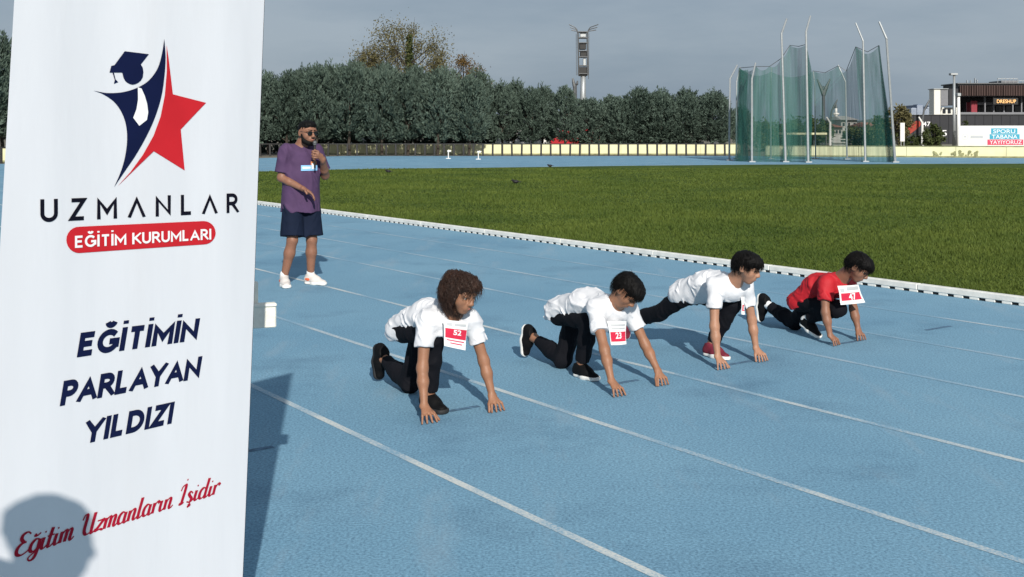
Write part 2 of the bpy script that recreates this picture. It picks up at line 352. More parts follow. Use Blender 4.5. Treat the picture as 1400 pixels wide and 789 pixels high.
# ------------------------------------------------------------------ far walls and low fence
def wall(name, label, a, b, hgt, m, thick=0.22, cap=None):
    a, b = A(a), A(b); t = thing(name, label, 'wall', (a + b) / 2); d = unit(b - a); ln = np.linalg.norm(b - a); c = (a + b) / 2
    n = max(2, int(ln / 3.0)); seg = ln / n
    for i in range(n):
        MB().bevbox(a + d * (i + 0.5) * seg + A([0, 0, hgt / 2]), (seg - 0.015, thick, hgt), 0.01, X=d).build('panel', m, t)
    MB().box(c + A([0, 0, hgt + 0.02]), (ln, thick + 0.08, 0.045), X=d).build('coping', M['cream_stain'], t)
    MB().box(c + A([0, 0, 0.05]), (ln, thick + 0.06, 0.10), X=d).build('plinth', M['cream_stain'], t)
    return t
WZ = 85.2
wall('low_wall', 'low cream wall dappled with shade under the conifer row', (-16, WZ, 0), (17.4, WZ, 0), 0.80, M['cream'])
wa = A([17.9, 79.0, 0]); wb = A([42, 72.0, 0])
wr = wall('low_wall', 'sunlit cream wall running right behind the net cage', wa, wb, 0.74, M['cream'])
d = unit(wb - wa)
mb = MB()
for px in (1279, 1285, 1304, 1311, 1318, 1326, 1334):
    r = ray(px, 205); tt = np.cross(wa[:2], d[:2]) / np.cross(r[:2], d[:2]); q = CAMP + r * tt
    for k in range(5):
        mb.ball(A([q[0], q[1], 0]) + d * random.uniform(-.15, .15) + A([-d[1], d[0], 0]) * -0.13 + A([0, 0, random.uniform(.12, .42)]), random.uniform(.04, .1), 6, 4, (1, 0.15, 1.2))
mb.build('stain', M['cream_stain'], wr)
fz = 80.9
fe = thing('low_fence', 'low dark post and rail fence between blue track and conifers', 'fence', (0, fz, 0))
me_p = mesh_from('post', *(lambda b: (b.v, b.f))(MB().bevbox((0, 0, 0.44), (0.14, 0.09, 0.92), 0.012)), M['black_metal'])  # fence posts drawn wider to take in the dark trunk shadows
x = -18.2
while x < 15.6:
    o = bpy.data.objects.new('post', me_p); o.location = (x, random.uniform(-.02, .02), 0); o.rotation_euler = (random.uniform(-.03, .03), random.uniform(-.03, .03), 0); link(o, fe); x += 0.70
MB().box((-1.3, fz, 0.86), (33.8, 0.05, 0.07)).build('top_rail', M['black_metal'], fe)
MB().box((-1.3, fz, 0.06), (33.8, 0.05, 0.05)).build('bottom_rail', M['black_metal'], fe)
fl = thing('low_fence', 'low dark fence under the trees at the far left edge', 'fence', (-27, 62.5, 0))
for i in range(8):
    o = bpy.data.objects.new('post', me_p); o.location = (-2.6 + i * 0.75, (-2.6 + i * 0.75) * 0.9, 0); link(o, fl)
MB().box((-27, 62.5, 0.86), (7.2, 0.05, 0.07), X=(1, 0.9, 0)).build('top_rail', M['black_metal'], fl)
wall('low_wall', 'short shaded cream wall at the far left edge', (-31, 62, 0), (-24.6, 66.5, 0), 0.80, M['cream'])
# ------------------------------------------------------------------ conifers
def pine_mesh(seed):
    r = np.random.default_rng(seed); V = []; Fc = []; n = 0
    def spray(c, ax, L, m, rad, wid):
        nonlocal n
        a = unit(np.cross(ax, [0.3, 0.5, 0.8])); b = np.cross(ax, a)
        for k in range(m):
            q = r.uniform(0, 1); ph = r.uniform(0, 2 * math.pi); o = a * math.cos(ph) + b * math.sin(ph); p = c + ax * L * (q - 0.35) + o * rad * (1 - q * .8) * r.uniform(.2, 1)
            dr = unit(ax * 1.1 + o * 0.6 + r.normal(0, .18, 3)); sd = unit(np.cross(dr, r.normal(0, 1, 3))) * r.uniform(.7, 1.2) * wid; ll = r.uniform(0.18, 0.36)
            V.extend([p - sd * .6, p + sd * .6, p + dr * ll * 0.5 + sd, p + dr * ll, p + dr * ll * 0.5 - sd]); Fc.append((n, n + 1, n + 2, n + 3, n + 4)); n += 5
    lob = [(r.uniform(0, 6.28), r.uniform(.12, .3), r.integers(2, 5)) for _ in range(3)]
    for i in range(250):
        t = r.uniform(0, 1) ** 0.85; th = r.uniform(0, 2 * math.pi); wob = 1 + sum(w_ * math.cos(k * th + p_ + 3 * t) for p_, w_, k in lob) * .5
        R = min(1.85, 1.85 * (0.55 + 0.95 * t)) * max(0.02, 1 - t ** 3.0) ** 0.6 * wob; rho = r.uniform(.72, 1.0); c = A([R * rho * math.cos(th), R * rho * math.sin(th), 1.15 + 5.0 * t + .5 * (1 - rho)])
        spray(c, unit([0.6 * math.cos(th), 0.6 * math.sin(th), 0.45 + 1.1 * t + r.uniform(-.2, .3)]), r.uniform(0.6, 1.0), 22, .17, .045)
    for i in range(16):                                          # leaders that stand up out of the top
        th = r.uniform(0, 6.28); rr = r.uniform(0, 1.15); spray(A([rr * math.cos(th), rr * math.sin(th), 6.25 - rr * rr * .55 + r.uniform(-.2, .25)]), unit([.15 * math.cos(th), .15 * math.sin(th), 1]), r.uniform(.8, 1.25), 22, .14, .04)
    for i in range(45):
        t = r.uniform(0, .9); th = r.uniform(0, 6.28); rr = r.uniform(0, .65) * 1.6; spray(A([rr * math.cos(th), rr * math.sin(th), 1.3 + 4.6 * t]), unit(r.normal(0, 1, 3) + A([0, 0, 1.])), 1.0, 22, .4, .07)
    return mesh_from('crown', V, Fc, M['pine'])
def trunk_mesh(seed, hgt=4.5, r0=0.13):
    r = random.Random(seed); mb = MB(); pts = [A([0, 0, 0])]
    for k in range(1, 6): pts.append(A([r.uniform(-.07, .07), r.uniform(-.07, .07), hgt * k / 5]))
    mb.tube(pts, [r0 * (1 - 0.13 * k) for k in range(6)], 7)
    for k in range(9):
        z = r.uniform(1.1, hgt * 0.9); th = r.uniform(0, 6.28); mb.tube([A([0, 0, z]), A([math.cos(th) * .6, math.sin(th) * .6, z + .35]), A([math.cos(th) * 1.3, math.sin(th) * 1.3, z + .9])], [.05, .035, .015], 5)
    return mesh_from('trunk', mb.v, mb.f, M['bark'])
PM = [pine_mesh(s) for s in range(6)]; TM = [trunk_mesh(s) for s in range(3)]
ORD = ['nearest', 'second', 'third', 'fourth', 'fifth', 'sixth', 'seventh', 'eighth', 'ninth', 'tenth', 'eleventh', 'twelfth', 'thirteenth', 'fourteenth']
def pine(x, Z, topy, label, group, i, wsc=1.0):
    base = A([(x - 700) / FPX * Z, Z, 0]); top = CAMH + (YH - topy) / FPX * Z; sc = top / 6.9
    t = thing('conifer_tree', label, 'tree', base, group); t.rotation_euler = (0, 0, random.uniform(0, 6.28)); t.scale = (sc * wsc, sc * wsc, sc)
    for nm, me in (('trunk', TM[i % 3]), ('crown', PM[i % 6])): link(bpy.data.objects.new(nm, me), t)
def interp(x, pts): return float(np.interp(x, [p[0] for p in pts], [p[1] for p in pts]))
TOPL = [(300, 92), (345, 90), (400, 88), (450, 84), (500, 84), (560, 86), (610, 91), (660, 98), (710, 104), (745, 111), (780, 124)]
TOPR = [(800, 132), (830, 126), (870, 119), (900, 118), (940, 121), (975, 127), (1000, 150)]
i = 0
for row, (Zr, off, xs) in enumerate([(81.9, 0, np.arange(350, 672, 42)), (87.6, 18, np.arange(330, 780, 40)), (91.5, 6, np.arange(350, 776, 44))]):
    for q, x in enumerate(xs):
        nth = ORD[len(xs) - 1 - q]; x = x + random.uniform(-5, 5)
        lab = nth + ['', '', ''][row] + ' conifer leftward from the lattice mast in the ' + ['front row along the fence', 'middle row behind the wall', 'back row, mostly hidden'][row]
        pine(x, Zr + random.uniform(-.4, .4), interp(x, TOPL) + random.uniform(-4, 14) + (3 if row == 2 else 0), lab, 'conifers ' + ['front', 'middle', 'back'][row] + ' row left of the mast', i, 1.0); i += 1
for row, (Zr, xs) in enumerate([(87.6, np.arange(808, 990, 33)), (91.5, np.arange(795, 985, 36))]):
    for q, x in enumerate(xs):
        x = x + random.uniform(-4, 4)
        pine(x, Zr + random.uniform(-.4, .4), interp(x, TOPR) + random.uniform(-3, 12), ORD[q] + ' conifer rightward from the lattice mast in the ' + ['front row', 'back row'][row], 'conifers ' + ['front', 'back'][row] + ' row right of the mast', i, 1.25); i += 1
pine(1013, 96, 145, 'small dark conifer seen behind the leftmost cage poles', None, 3, 1.1)
for k, (x, Z, ty, lab) in enumerate([(2, 64.5, 46, 'tall conifer cut by the left picture edge, beside banner'), (-34, 63, 50, 'conifer at far left just outside the banner row'), (38, 67, 58, 'conifer at far left half hidden behind the banner edge')]):
    pine(x, Z, ty, lab, None, k + 1, 0.9)
hg = thing('backdrop_hedge', 'hedge added as dark backdrop for the shade behind the wall', 'hedge', (-8, 95, 0)); V = []; Fc = []; n = 0  # hedge added to darken the gap under the conifer crowns
for i in range(5200):
    c = A([RNG.uniform(-24, -1.5), 95 + RNG.normal(0, .5), RNG.uniform(0.05, 2.3)]); a = unit(RNG.normal(0, 1, 3)); b = unit(np.cross(a, RNG.normal(0, 1, 3))); l_ = RNG.uniform(.12, .3)
    V += [c - a * l_, c + b * l_ * .6, c + a * l_, c - b * l_ * .6]; Fc.append((n, n + 1, n + 2, n + 3)); n += 4
part('foliage', V, Fc, M['pine'], hg)
for x in np.arange(-23, -2, 1.6): MB().tube([A([x, 95, 0]), A([x + .1, 95, 1.0]), A([x - .05, 95.1, 1.9])], [.06, .05, .02], 6).build('stem', M['bark'], hg)
# ------------------------------------------------------------------ broadleaf trees
def broadleaf(name, label, base, hgt, rad, mleaf, seed, nl=2600, gap=0.5, leaf=0.16, ivy=False, zlo=0.3):
    r = np.random.default_rng(seed); t = thing(name, label, 'tree', base); base = A(base, float); mb = MB()
    zc = hgt * (zlo + 1) / 2; rz = hgt * (1 - zlo) / 2; fork = base + A([r.normal(0, .02) * hgt, 0, hgt * max(.16, zlo * .8)])
    mb.tube([base, (base + fork) / 2 + A([.02 * hgt, 0, 0]), fork, base + A([0, 0, zc])], [hgt * .022, hgt * .018, hgt * .015, hgt * .008], 7); C = []
    K = 34 if gap > .7 else 22
    for k in range(K):
        while True:
            q = r.uniform(-1, 1, 3)
            if .2 < q @ q < 1: break
        q = q * A([1, 1, 1 - .25 * abs(q[0])]); c = base + A([q[0] * rad * .86, q[1] * rad * .86, zc + q[2] * rz * .88]); C.append((c, r.uniform(.5, 1.3)))
        st = fork + (A([base[0], base[1], base[2] + zc]) - fork) * r.uniform(0, 1); md = (st + c) / 2 + r.normal(0, .05 * rad, 3) - A([0, 0, .06 * rad]); mb.tube([st, md, c, c + (c - md) * .35], [hgt * .0075, hgt * .005, hgt * .0025, .006], 5)
    mb.build('trunk', M['bark'], t); V = []; Fc = []; n = 0; wts = A([w_ for _, w_ in C]); wts = wts / wts.sum(); ks = r.choice(len(C), size=nl, p=wts)
    for k in ks:
        c = C[k][0] + r.normal(0, rad * .125 * C[k][1], 3); a = unit(r.normal(0, 1, 3)); b = unit(np.cross(a, r.normal(0, 1, 3))); l_ = leaf * r.uniform(.6, 1.3)
        V += [c - a * l_, c + b * l_ * .5, c + a * l_, c - b * l_ * .5]; Fc.append((n, n + 1, n + 2, n + 3)); n += 4
    part('crown', V, Fc, mleaf, t)
    if ivy:
        V = []; Fc = []; n = 0
        for i in range(900):
            z = r.uniform(.42, .86) * hgt; rr = 0.75 * (1.15 - z / hgt) * r.uniform(.2, 1.3); th = r.uniform(0, 6.28); c = base + A([math.cos(th) * rr + .1, math.sin(th) * rr, z]); a = unit(r.normal(0, 1, 3)); b = unit(np.cross(a, r.normal(0, 1, 3))); l_ = .17
            V += [c - a * l_, c + b * l_ * .6, c + a * l_, c - b * l_ * .6]; Fc.append((n, n + 1, n + 2, n + 3)); n += 4
        part('ivy', V, Fc, M['leaf_green'], t)
    return t
def gx(x, Z): return A([(x - 700) / FPX * Z, Z, 0])
def top_h(y, Z): return CAMH + (YH - y) / FPX * Z
broadleaf('bare_tree', 'tall thinly leaved brownish tree rising above the conifers', gx(558, 112), top_h(22, 112), 5.2, M['leaf_brown'], 7, 15000, .9, .105, True, .35)
broadleaf('slim_tree', 'short thin brownish tree left of the tallest tree', gx(504, 114), top_h(48, 114), 1.9, M['leaf_brown'], 9, 2000, .8, .10)
broadleaf('autumn_tree', 'rust coloured autumn tree right of the tallest tree', gx(632, 108), top_h(68, 108), 2.6, M['leaf_rust'], 12, 4500, .9, .10)
broadleaf('slim_tree', 'small faded treetop at the right end of the autumn trees', gx(653, 110), top_h(90, 110), 1.3, M['leaf_brown'], 15, 700, .8, .15)
# ------------------------------------------------------------------ hammer cage: steel poles and green net
cg = thing('hammer_cage', 'tall green netted throwing cage with bent steel poles', 'cage', G(1110, 221))
def gy(Z): return YH + FPX * CAMH / Z
PO = [  # x at foot, distance, bend (x,y), tip (x,y), radius
    (997, 67, (998, 108), (1008, 89), .085), (1007, 71, (1007, 112), (1012, 92), .075), (1028, 63.5, (1028, 108), (1033, 86), .085),
    (1054, 71, (1054, 108), (1055, 92), .06), (1074, 63.5, (1068.5, 46), (1075.5, 26), .095), (1105, 62.6, (1102, 43.5), (1108, 22), .095),
    (1115, 71, (1114, 118), (1112, 98), .06), (1158, 70, (1156, 112), (1146, 89), .075), (1183, 64, (1180, 56), (1170, 31.5), .085), (1224, 62.8, (1212, 53), (1202, 30), .10)]
for x, Z, b, tp, r in PO:
    f = P(x, gy(Z), Z); dz = 0.5 if b[0] < 1110 else 0.4; r = r * .78
    mb = MB(); mb.tube([f + A([0, 0, -.02]), P(*b, Z), P(*b, Z) * 0.97 + P(*tp, Z + dz) * 0.03, P(*tp, Z + dz)], [r, r * .85, r * .82, r * .7], 8)
    mb.box(f + A([0, 0, .03]), (.34, .34, .07)); mb.build('pole', M['steel'], cg, False)
def net(tops, bots, nm='net_panel', sag=0.0, bulge=0.12, nz=10, nsub=8, seed=0):
    r = np.random.default_rng(seed); T = []; B = []
    for k in range(len(tops) - 1):
        for q in range(nsub):
            s = q / nsub; a, b = A(tops[k]), A(tops[k + 1]); c, d_ = A(bots[k]), A(bots[k + 1])
            T.append(a + (b - a) * s - A([0, 0, sag * 4 * s * (1 - s)])); B.append(c + (d_ - c) * s)
    T.append(A(tops[-1])); B.append(A(bots[-1])); n = len(T); V = []
    ph = r.uniform(0, 6)
    for j in range(nz + 1):
        q = j / nz
        for i in range(n):
            p = T[i] + (B[i] - T[i]) * q; w_ = math.sin(math.pi * q) * bulge
            V.append(p + A([math.sin(i * .9 + ph + q * 2) * w_ * .4, math.sin(i * .55 + ph) * w_ + .1 * math.sin(i * 2.1) * q, 0]))
    Fc = [(j * n + i, j * n + i + 1, (j + 1) * n + i + 1, (j + 1) * n + i) for j in range(nz) for i in range(n - 1)]
    part(nm, V, Fc, M['net'], cg, True)
def gp(x, Z): return P(x, gy(Z), Z) + A([0, 0, .01])
net([P(1011, 93, 66), P(1034, 91, 64.2), P(1052, 90, 64), P(1068, 80, 64)], [gp(1006, 65.2), gp(1026, 63.8), gp(1050, 63.9), gp(1072, 64)], sag=.25, seed=1)
net([P(1068, 80, 64), P(1080, 62, 64), P(1103, 60.5, 63)], [gp(1072, 64), gp(1086, 64), gp(1105, 63)], sag=.18, seed=2)
net([P(1011, 93, 66), P(1054, 98, 70.5), P(1111, 98, 70.6)], [gp(1009, 66), gp(1054, 70.5), gp(1114, 70.6)], sag=.35, seed=3)
net([P(1111, 97, 70.6), P(1146, 90, 69.6), P(1157, 96, 69.5), P(1170, 64, 64.4)], [gp(1114, 70.6), gp(1148, 69.7), gp(1158, 69.5), gp(1180, 64.4)], sag=.28, seed=4)
net([P(1170, 64, 64.4), P(1202, 62, 63.2)], [gp(1183, 64.4), gp(1223, 63.2)], sag=.45, seed=5)
for k in range(4):      # gathered folds at the gates
    net([P(1102 + k * .6, 61 + 3 * k, 63.2 + .15 * k), P(1105 + 2.0 * k, 72 + 10 * k, 63.6 + .3 * k)], [gp(1102 + k, 63.2 + .1 * k), gp(1110 - k, 63.8)], 'net_fold', 0, .2, 10, 4, 20 + k)
for k in range(3):
    net([P(1201 - k * .5, 63, 63.3), P(1202.5, 62.5, 63.2)], [gp(1212 + 2 * k, 63.8), gp(1224, 63.1)], 'net_fold', 0, .15, 10, 4, 30 + k)
for k in range(2):
    net([P(1010, 93, 66.2), P(1020 + 3 * k, 95, 66.5)], [gp(1004 + k * 2, 65.6), gp(1024, 66.3)], 'net_fold', .1, .3, 10, 4, 40 + k)
net([P(1170, 64, 64.4), P(1179, 70, 64.9)], [gp(1178, 64.4), gp(1187, 64.9)], 'net_fold', 0, .15, 10, 4, 50)
net([P(1072, 178, 64.5), P(1092, 176, 66)], [gp(1066, 64.5), gp(1082, 66)], 'net_fold', 0, .15, 6, 4, 51)
mb = MB(); mb.tube([P(1011, 93, 66), P(1034, 91, 64.2), P(1052, 91, 64), P(1068, 80, 64), P(1080, 62, 64), P(1092, 63.5, 63.5), P(1103, 60.5, 63)], .02, 5); mb.build('rope', M['steel_dark'], cg)
mb = MB(); mb.tube([P(1111, 97, 70.6), P(1128, 99.5, 70.2), P(1146, 90, 69.6), P(1157, 97, 69.5), P(1170, 64, 64.4), P(1186, 71, 63.8), P(1202, 62, 63.2)], .02, 5); mb.build('rope', M['steel_dark'], cg)
# ------------------------------------------------------------------ floodlight mast behind the conifers
Z = 190.0; k_ = Z / FPX
mt = thing('floodlight_mast', 'tall lattice floodlight mast rising between the conifer groups', 'mast', gx(797, Z))
pm = lambda x, y, dz=0.0: P(x, y, Z + dz)
MB().tube([gx(797, Z), pm(797, 130), pm(797.5, 98)], [.62, .5, .42], 10).build('column', M['steel'], mt, True)
for x in (790.5, 803):
    for dz in (-.8, .8): MB().tube([pm(x + .5, 103, dz), pm(x, 60, dz), pm(x - .3, 44, dz)], .13, 6).build('upright', M['steel_dark'], mt)
for y in (44, 52, 59, 70, 78, 90, 101):
    MB().box(pm(797, y), (1.7, 1.8, .14)).build('crossbar', M['steel_dark'], mt)
for (y0, y1, x0, x1) in [(59, 68, 792, 801), (71, 79, 793, 802), (92, 104, 791, 803)]:
    MB().bevbox(pm((x0 + x1) / 2, (y0 + y1) / 2), ((x1 - x0) * k_, 1.2, (y1 - y0) * k_), .08).build('floodlight_bank', M['black_metal'], mt)
for (y0, y1, x0, x1) in [(45, 51, 793, 801), (80, 91, 797, 801)]:
    MB().bevbox(pm((x0 + x1) / 2, (y0 + y1) / 2), ((x1 - x0) * k_, .8, (y1 - y0) * k_), .06).build('equipment_box', M['steel'], mt)
for sgn, xe in ((-1, 778), (1, 818)):
    for q in range(3):
        xb = 790.5 if sgn < 0 else 803; y0 = 45 - q * .5
        MB().tube([pm(xb, y0 + 4), pm(xb + sgn * 1.5, 41 - q + 2 * q), pm(xb + sgn * 4, 37.5 + q * 2.4), pm(xe - sgn * q * 1.5, 33.5 + q * 3.8)], .085, 5).build('curved_arm', M['steel_dark'], mt)
MB().tube([pm(788.2, 103), pm(787.8, 46)], .05, 5).build('cable', M['steel_dark'], mt)
MB().tube([pm(804.8, 108), pm(805.2, 46)], .06, 5).build('ladder_rail', M['steel_dark'], mt)
Z = 120.0; st = thing('camera_pole', 'dark forked pole just left of the lattice mast', 'pole', gx(786, Z))
MB().tube([gx(786, Z), P(786, 118, Z)], [.32, .22], 8).build('pole', M['steel_dark'], st)
MB().tube([P(786, 120, Z), P(784, 112, Z), P(783, 107, Z)], [.22, .16, .08], 6).build('fork_arm', M['steel_dark'], st)
MB().tube([P(786, 121, Z), P(789, 115, Z), P(789.5, 110.5, Z)], [.18, .14, .07], 6).build('fork_arm', M['steel_dark'], st)
# ------------------------------------------------------------------ street lamps and masts on the right
def lamp(name, label, x, Z, topy, r, m, head=None, group=None):
    t = thing(name, label, 'lamp post', gx(x, Z), group); MB().tube([gx(x, Z), P(x, topy, Z)], [r * 1.3, r * .8], 8).build('pole', m, t, True)
    if head:
        MB().bevbox(P(x + head[0], topy - .5, Z), (head[1] * Z / FPX, .5, head[2] * Z / FPX), .03).build('lamp_head', M['steel'], t)
    return t
lamp('street_lamp', 'tall grey street lamp with flat head before the dark mall', 1304.5, 98, 102, .13, M['steel'], (-1.0, 10, 3))
lamp('street_lamp', 'shorter pale lamp post at the billboard left end', 1310.5, 90, 130, .14, M['white_paint'], (-.5, 5, 4.5))
for x, Z, yb, yt, wd, lab, m_ in [(1126, 118, 130, 108, 9, 'Y-shaped lattice mast seen through the cage net', 'steel_dark')]:
    t = thing('forked_mast', lab, 'mast', gx(x, Z)); MB().tube([gx(x, Z), P(x, yb, Z)], [.22, .16], 8).build('pole', M[m_], t)
    for sg in (-1, 1):
        MB().tube([P(x, yb, Z), P(x + sg * 3, yb - 9, Z), P(x + sg * wd, yt, Z)], [.22, .2, .06], 6).build('arm', M[m_], t)
        MB().tube([P(x + sg * 3, yb - 8, Z), P(x, yb - 12, Z)], .06, 5).build('brace', M[m_], t)
for x, Z, lab in [(1261, 92, 'pale forked lamp post in front of the dark hoarding'), (1135, 92, 'pale forked lamp post seen through the cage net')]:
    t = thing('forked_lamp', lab, 'lamp post', gx(x, Z))
    MB().tube([gx(x, Z), P(x, 166, Z)], [.11, .09], 7).build('pole', M['white_paint'], t)
    MB().tube([P(x, 167, Z), P(x + 2, 152, Z), P(x + 6, 144, Z), P(x + 10, 136, Z)], [.09, .07, .09, .04], 6).build('long_arm', M['steel_dark'], t)
    MB().tube([P(x, 168, Z), P(x - 5, 160, Z)], [.09, .06], 6).build('short_arm', M['white_paint'], t)
# ------------------------------------------------------------------ billboard on the wall
BZ = 78.0
def bz(x): return float(np.interp(x, [1050, 1500], [80.0, 73.0]))
bb = thing('billboard', 'white billboard with blue and red Turkish slogan on cream wall', 'billboard', gx(1360, bz(1360)))
ba, bbp = P(1310, 203, bz(1310)), P(1410, 203, bz(1410)); bd = unit((bbp - ba) * A([1, 1, 0])); bn = np.cross(bd, [0, 0, 1.])
bl = np.linalg.norm((bbp - ba)[:2]); z0 = ba[2]; z1 = P(1310, 172, bz(1310))[2]
MB().bevbox(A([*((ba + bbp) / 2)[:2], (z0 + z1) / 2]), (bl, .08, z1 - z0), .01, X=bd).build('panel', M['white_paint'], bb)
for q in np.linspace(.05, .95, 5): MB().box(A([*(ba + (bbp - ba) * q)[:2], .5 * z1]) - bn * .12, (.1, .1, z1), X=bd).build('post', M['steel_dark'], bb)
M['sky_print'] = mat('turquoise_print', (0.05, 0.35, 0.48), .5, .05); M['pink_print'] = mat('raspberry_print', (0.62, 0.06, 0.12), .5, .05); M['grey_print'] = mat('grey_print', (0.50, 0.51, 0.52), .6, .05)
def bpt(x, y, off=.045):
    r = ray(x, y); nn = bn; t_ = (nn @ (ba + bn * off - CAMP)) / (nn @ r); return CAMP + r * t_
def bquad(x0, y0, x1, y1, m, nm, off): part(nm, [bpt(x0, y1, off), bpt(x1, y1, off), bpt(x1, y0, off), bpt(x0, y0, off)], [(0, 1, 2, 3)], m, bb)
bquad(1355, 175.5, 1391, 183, M['sky_print'], 'print_block', .046); bquad(1353, 183.5, 1394, 190.3, M['sky_print'], 'print_block', .046); bquad(1350, 190.8, 1399, 198.2, M['pink_print'], 'print_block', .046)
bquad(1327, 185.5, 1344, 189, M['grey_print'], 'print_block', .046)
_tc = {}
def glyphs(txt, bold=0.0, spacing=1.0):                         # text as a flat mesh: x 0..1, baseline 0, capital height 1
    def raw(s):
        c = bpy.data.curves.new('t', 'FONT'); c.body = s; c.size = 1; c.offset = bold; c.space_character = spacing; c.resolution_u = 6
        o = bpy.data.objects.new('t', c); COL.objects.link(o); bpy.context.view_layer.update()
        me = bpy.data.meshes.new_from_object(o.evaluated_get(bpy.context.evaluated_depsgraph_get()))
        v = A([tuple(x.co) for x in me.vertices]) if len(me.vertices) else np.zeros((0, 3)); f = [tuple(p.vertices) for p in me.polygons]
        COL.objects.unlink(o); bpy.data.objects.remove(o); bpy.data.curves.remove(c); bpy.data.meshes.remove(me); return v, f
    e, _ = raw('H'); y0, y1 = e[:, 1].min(), e[:, 1].max(); v, f = raw(txt)
    x0, x1 = v[:, 0].min(), v[:, 0].max(); v = np.stack([(v[:, 0] - x0) / (x1 - x0), (v[:, 1] - y0) / (y1 - y0), 0 * v[:, 0]], 1)
    return v, f
def btext(txt, x0, y0, x1, y1, m, off=.05):
    v, f = glyphs(txt, .006); part('lettering', [bpt(x0 + (x1 - x0) * a, y1 + (y0 - y1) * b, off) for a, b, _ in v], f, m, bb)
btext('SPORU', 1358, 177, 1388, 182, M['white_print']); btext('TABANA', 1356, 184.5, 1391, 189.5, M['white_print']); btext('YAYIYORUZ', 1353, 192, 1397, 197, M['white_print'])
ring = [(math.cos(a), math.sin(a)) for a in np.linspace(0, 2 * math.pi, 25)[:-1]]
part('emblem', [bpt(1319.5 + c * R, 187 + s_ * R, .046) for R in (4.2, 3.7) for c, s_ in ring] + [bpt(1319.5 + c * 1.5, 187 + s_ * 1.2, .046) for c, s_ in ring],
     [(k, (k + 1) % 24, 24 + (k + 1) % 24, 24 + k) for k in range(24)] + [tuple(48 + k for k in range(24))], M['grey_print'], bb)
# ------------------------------------------------------------------ dark mall, hoarding, white block, far towers
M['mall_dark'] = mat('charcoal_cladding', (0.012, 0.013, 0.018), .5, .2, 2); M['mall_slat'] = mat('red_brown_fins', (0.055, 0.028, 0.024), .6, .4, 12, stretch=(1, 1, .05))
M['mall_red'] = mat('dark_red_panel', (0.22, 0.015, 0.03), .5, .1); M['mall_pale'] = mat('pale_cladding', (0.66, 0.65, 0.60), .7, .06); M['mall_grey'] = mat('mid_grey_cladding', (0.17, 0.175, 0.19), .6, .1)
M['tower_far'] = mat('hazy_blue_grey_facade', (0.34, 0.38, 0.44), .8, .15, .05); M['tower_dark'] = mat('hazy_dark_facade', (0.16, 0.20, 0.28), .7, .12, .05)  # distance haze is painted into the tower colours
Z = 170.0; kz = Z / FPX
def bx(t, nm, x0, y0, x1, y1, Zf, dep, m, bev=.05):
    a, b = P(x0, y1, Zf), P(x1, y0, Zf); return MB().bevbox(A([(a[0] + b[0]) / 2, Zf + dep / 2, (a[2] + b[2]) / 2]), (b[0] - a[0], dep, b[2] - a[2]), bev).build(nm, m, t)
ml = thing('shopping_mall', 'dark shopping mall with ribbed roof band and lit sign', 'building', gx(1400, Z))
bx(ml, 'roof_band', 1310, 115, 1480, 132, Z, 6, M['mall_dark'])
bx(ml, 'roof_edge', 1309, 113.4, 1481, 115, Z - .3, 6.6, M['steel_dark'], .02)
mb = MB(); r_ = random.Random(3)
for x in np.arange(1311, 1478, 2.3):
    a, b = P(x, 131, Z), P(x + .9 + r_.uniform(0, .5), 117, Z); mb.box(A([(a[0] + b[0]) / 2, Z - .25, (a[2] + b[2]) / 2]), (b[0] - a[0], .5, b[2] - a[2]))
tag(mb.build('fins', M['mall_slat'], ml), kind='stuff')
bx(ml, 'back_wall', 1313, 132, 1478, 156, Z + 6, 3, M['mall_dark'])
bx(ml, 'terrace_slab', 1312, 153.5, 1480, 156.5, Z - .5, 8, M['mall_grey'], .03)
bx(ml, 'lower_wall', 1312, 156.5, 1480, 184, Z, 4, M['mall_dark'])
bx(ml, 'red_panel', 1328, 138, 1336, 154, Z + 2, .3, M['mall_red'], .02); bx(ml, 'red_panel', 1322, 140, 1327, 154, Z + 4, .3, M['mall_red'], .02)
bx(ml, 'shop_front', 1337, 140, 1357, 143.5, Z + 3, .3, M['mall_grey'], .02)
for x in (1346, 1358, 1372, 1384, 1396): bx(ml, 'column', x, 132, x + 1.8, 154, Z + 1.5, .25, M['mall_grey'], .02)
for x in (1337, 1349, 1361, 1375, 1387): bx(ml, 'window', x + .5, 145, x + 8, 153, Z + 5.8, .15, M['dark_window'], .02)
bx(ml, 'sign_box', 1358, 134, 1392, 143, Z - .2, .4, M['black_metal'], .02)
me = bpy.data.materials.new('lit_amber_sign'); me.use_nodes = True; b_ = me.node_tree.nodes['Principled BSDF']; b_.inputs['Base Color'].default_value = (.8, .45, .15, 1); b_.inputs['Emission Color'].default_value = (1, .55, .22, 1); b_.inputs['Emission Strength'].default_value = .55; M['amber'] = me
def flat_text(t, txt, x0, y0, x1, y1, Zf, m, bold=.006, nm='lettering'):
    v, f = glyphs(txt, bold); part(nm, [P(x0 + (x1 - x0) * a, y1 + (y0 - y1) * b, Zf) for a, b, _ in v], f, m, t)
flat_text(ml, 'DRESHUP', 1363, 136.2, 1389, 141.0, Z - .45, M['amber'])
for x0, y0, x1 in ((1364, 107, 1391), (1392, 110, 1420)):
    bx(ml, 'roof_unit', x0 + 6, y0 + 3, x1, 113.4, Z + 8, 5, M['mall_grey'], .05)
    for xx in np.linspace(x0, x1, 6): bx(ml, 'frame_post', xx, y0, xx + .5, 113.4, Z + 6, .1, M['steel'], .01)
    bx(ml, 'frame_rail', x0, y0, x1, y0 + .8, Z + 6, .1, M['steel'], .01)
for x in (1322, 1327, 1333, 1336): bx(ml, 'roof_vent', x, 106.5 + r_.uniform(0, 4), x + .7, 113.4, Z + 5, .3, M['steel'], .01)
wbk = thing('white_block', 'white cubic stair block at the left end of the mall', 'building', gx(1290, 168))
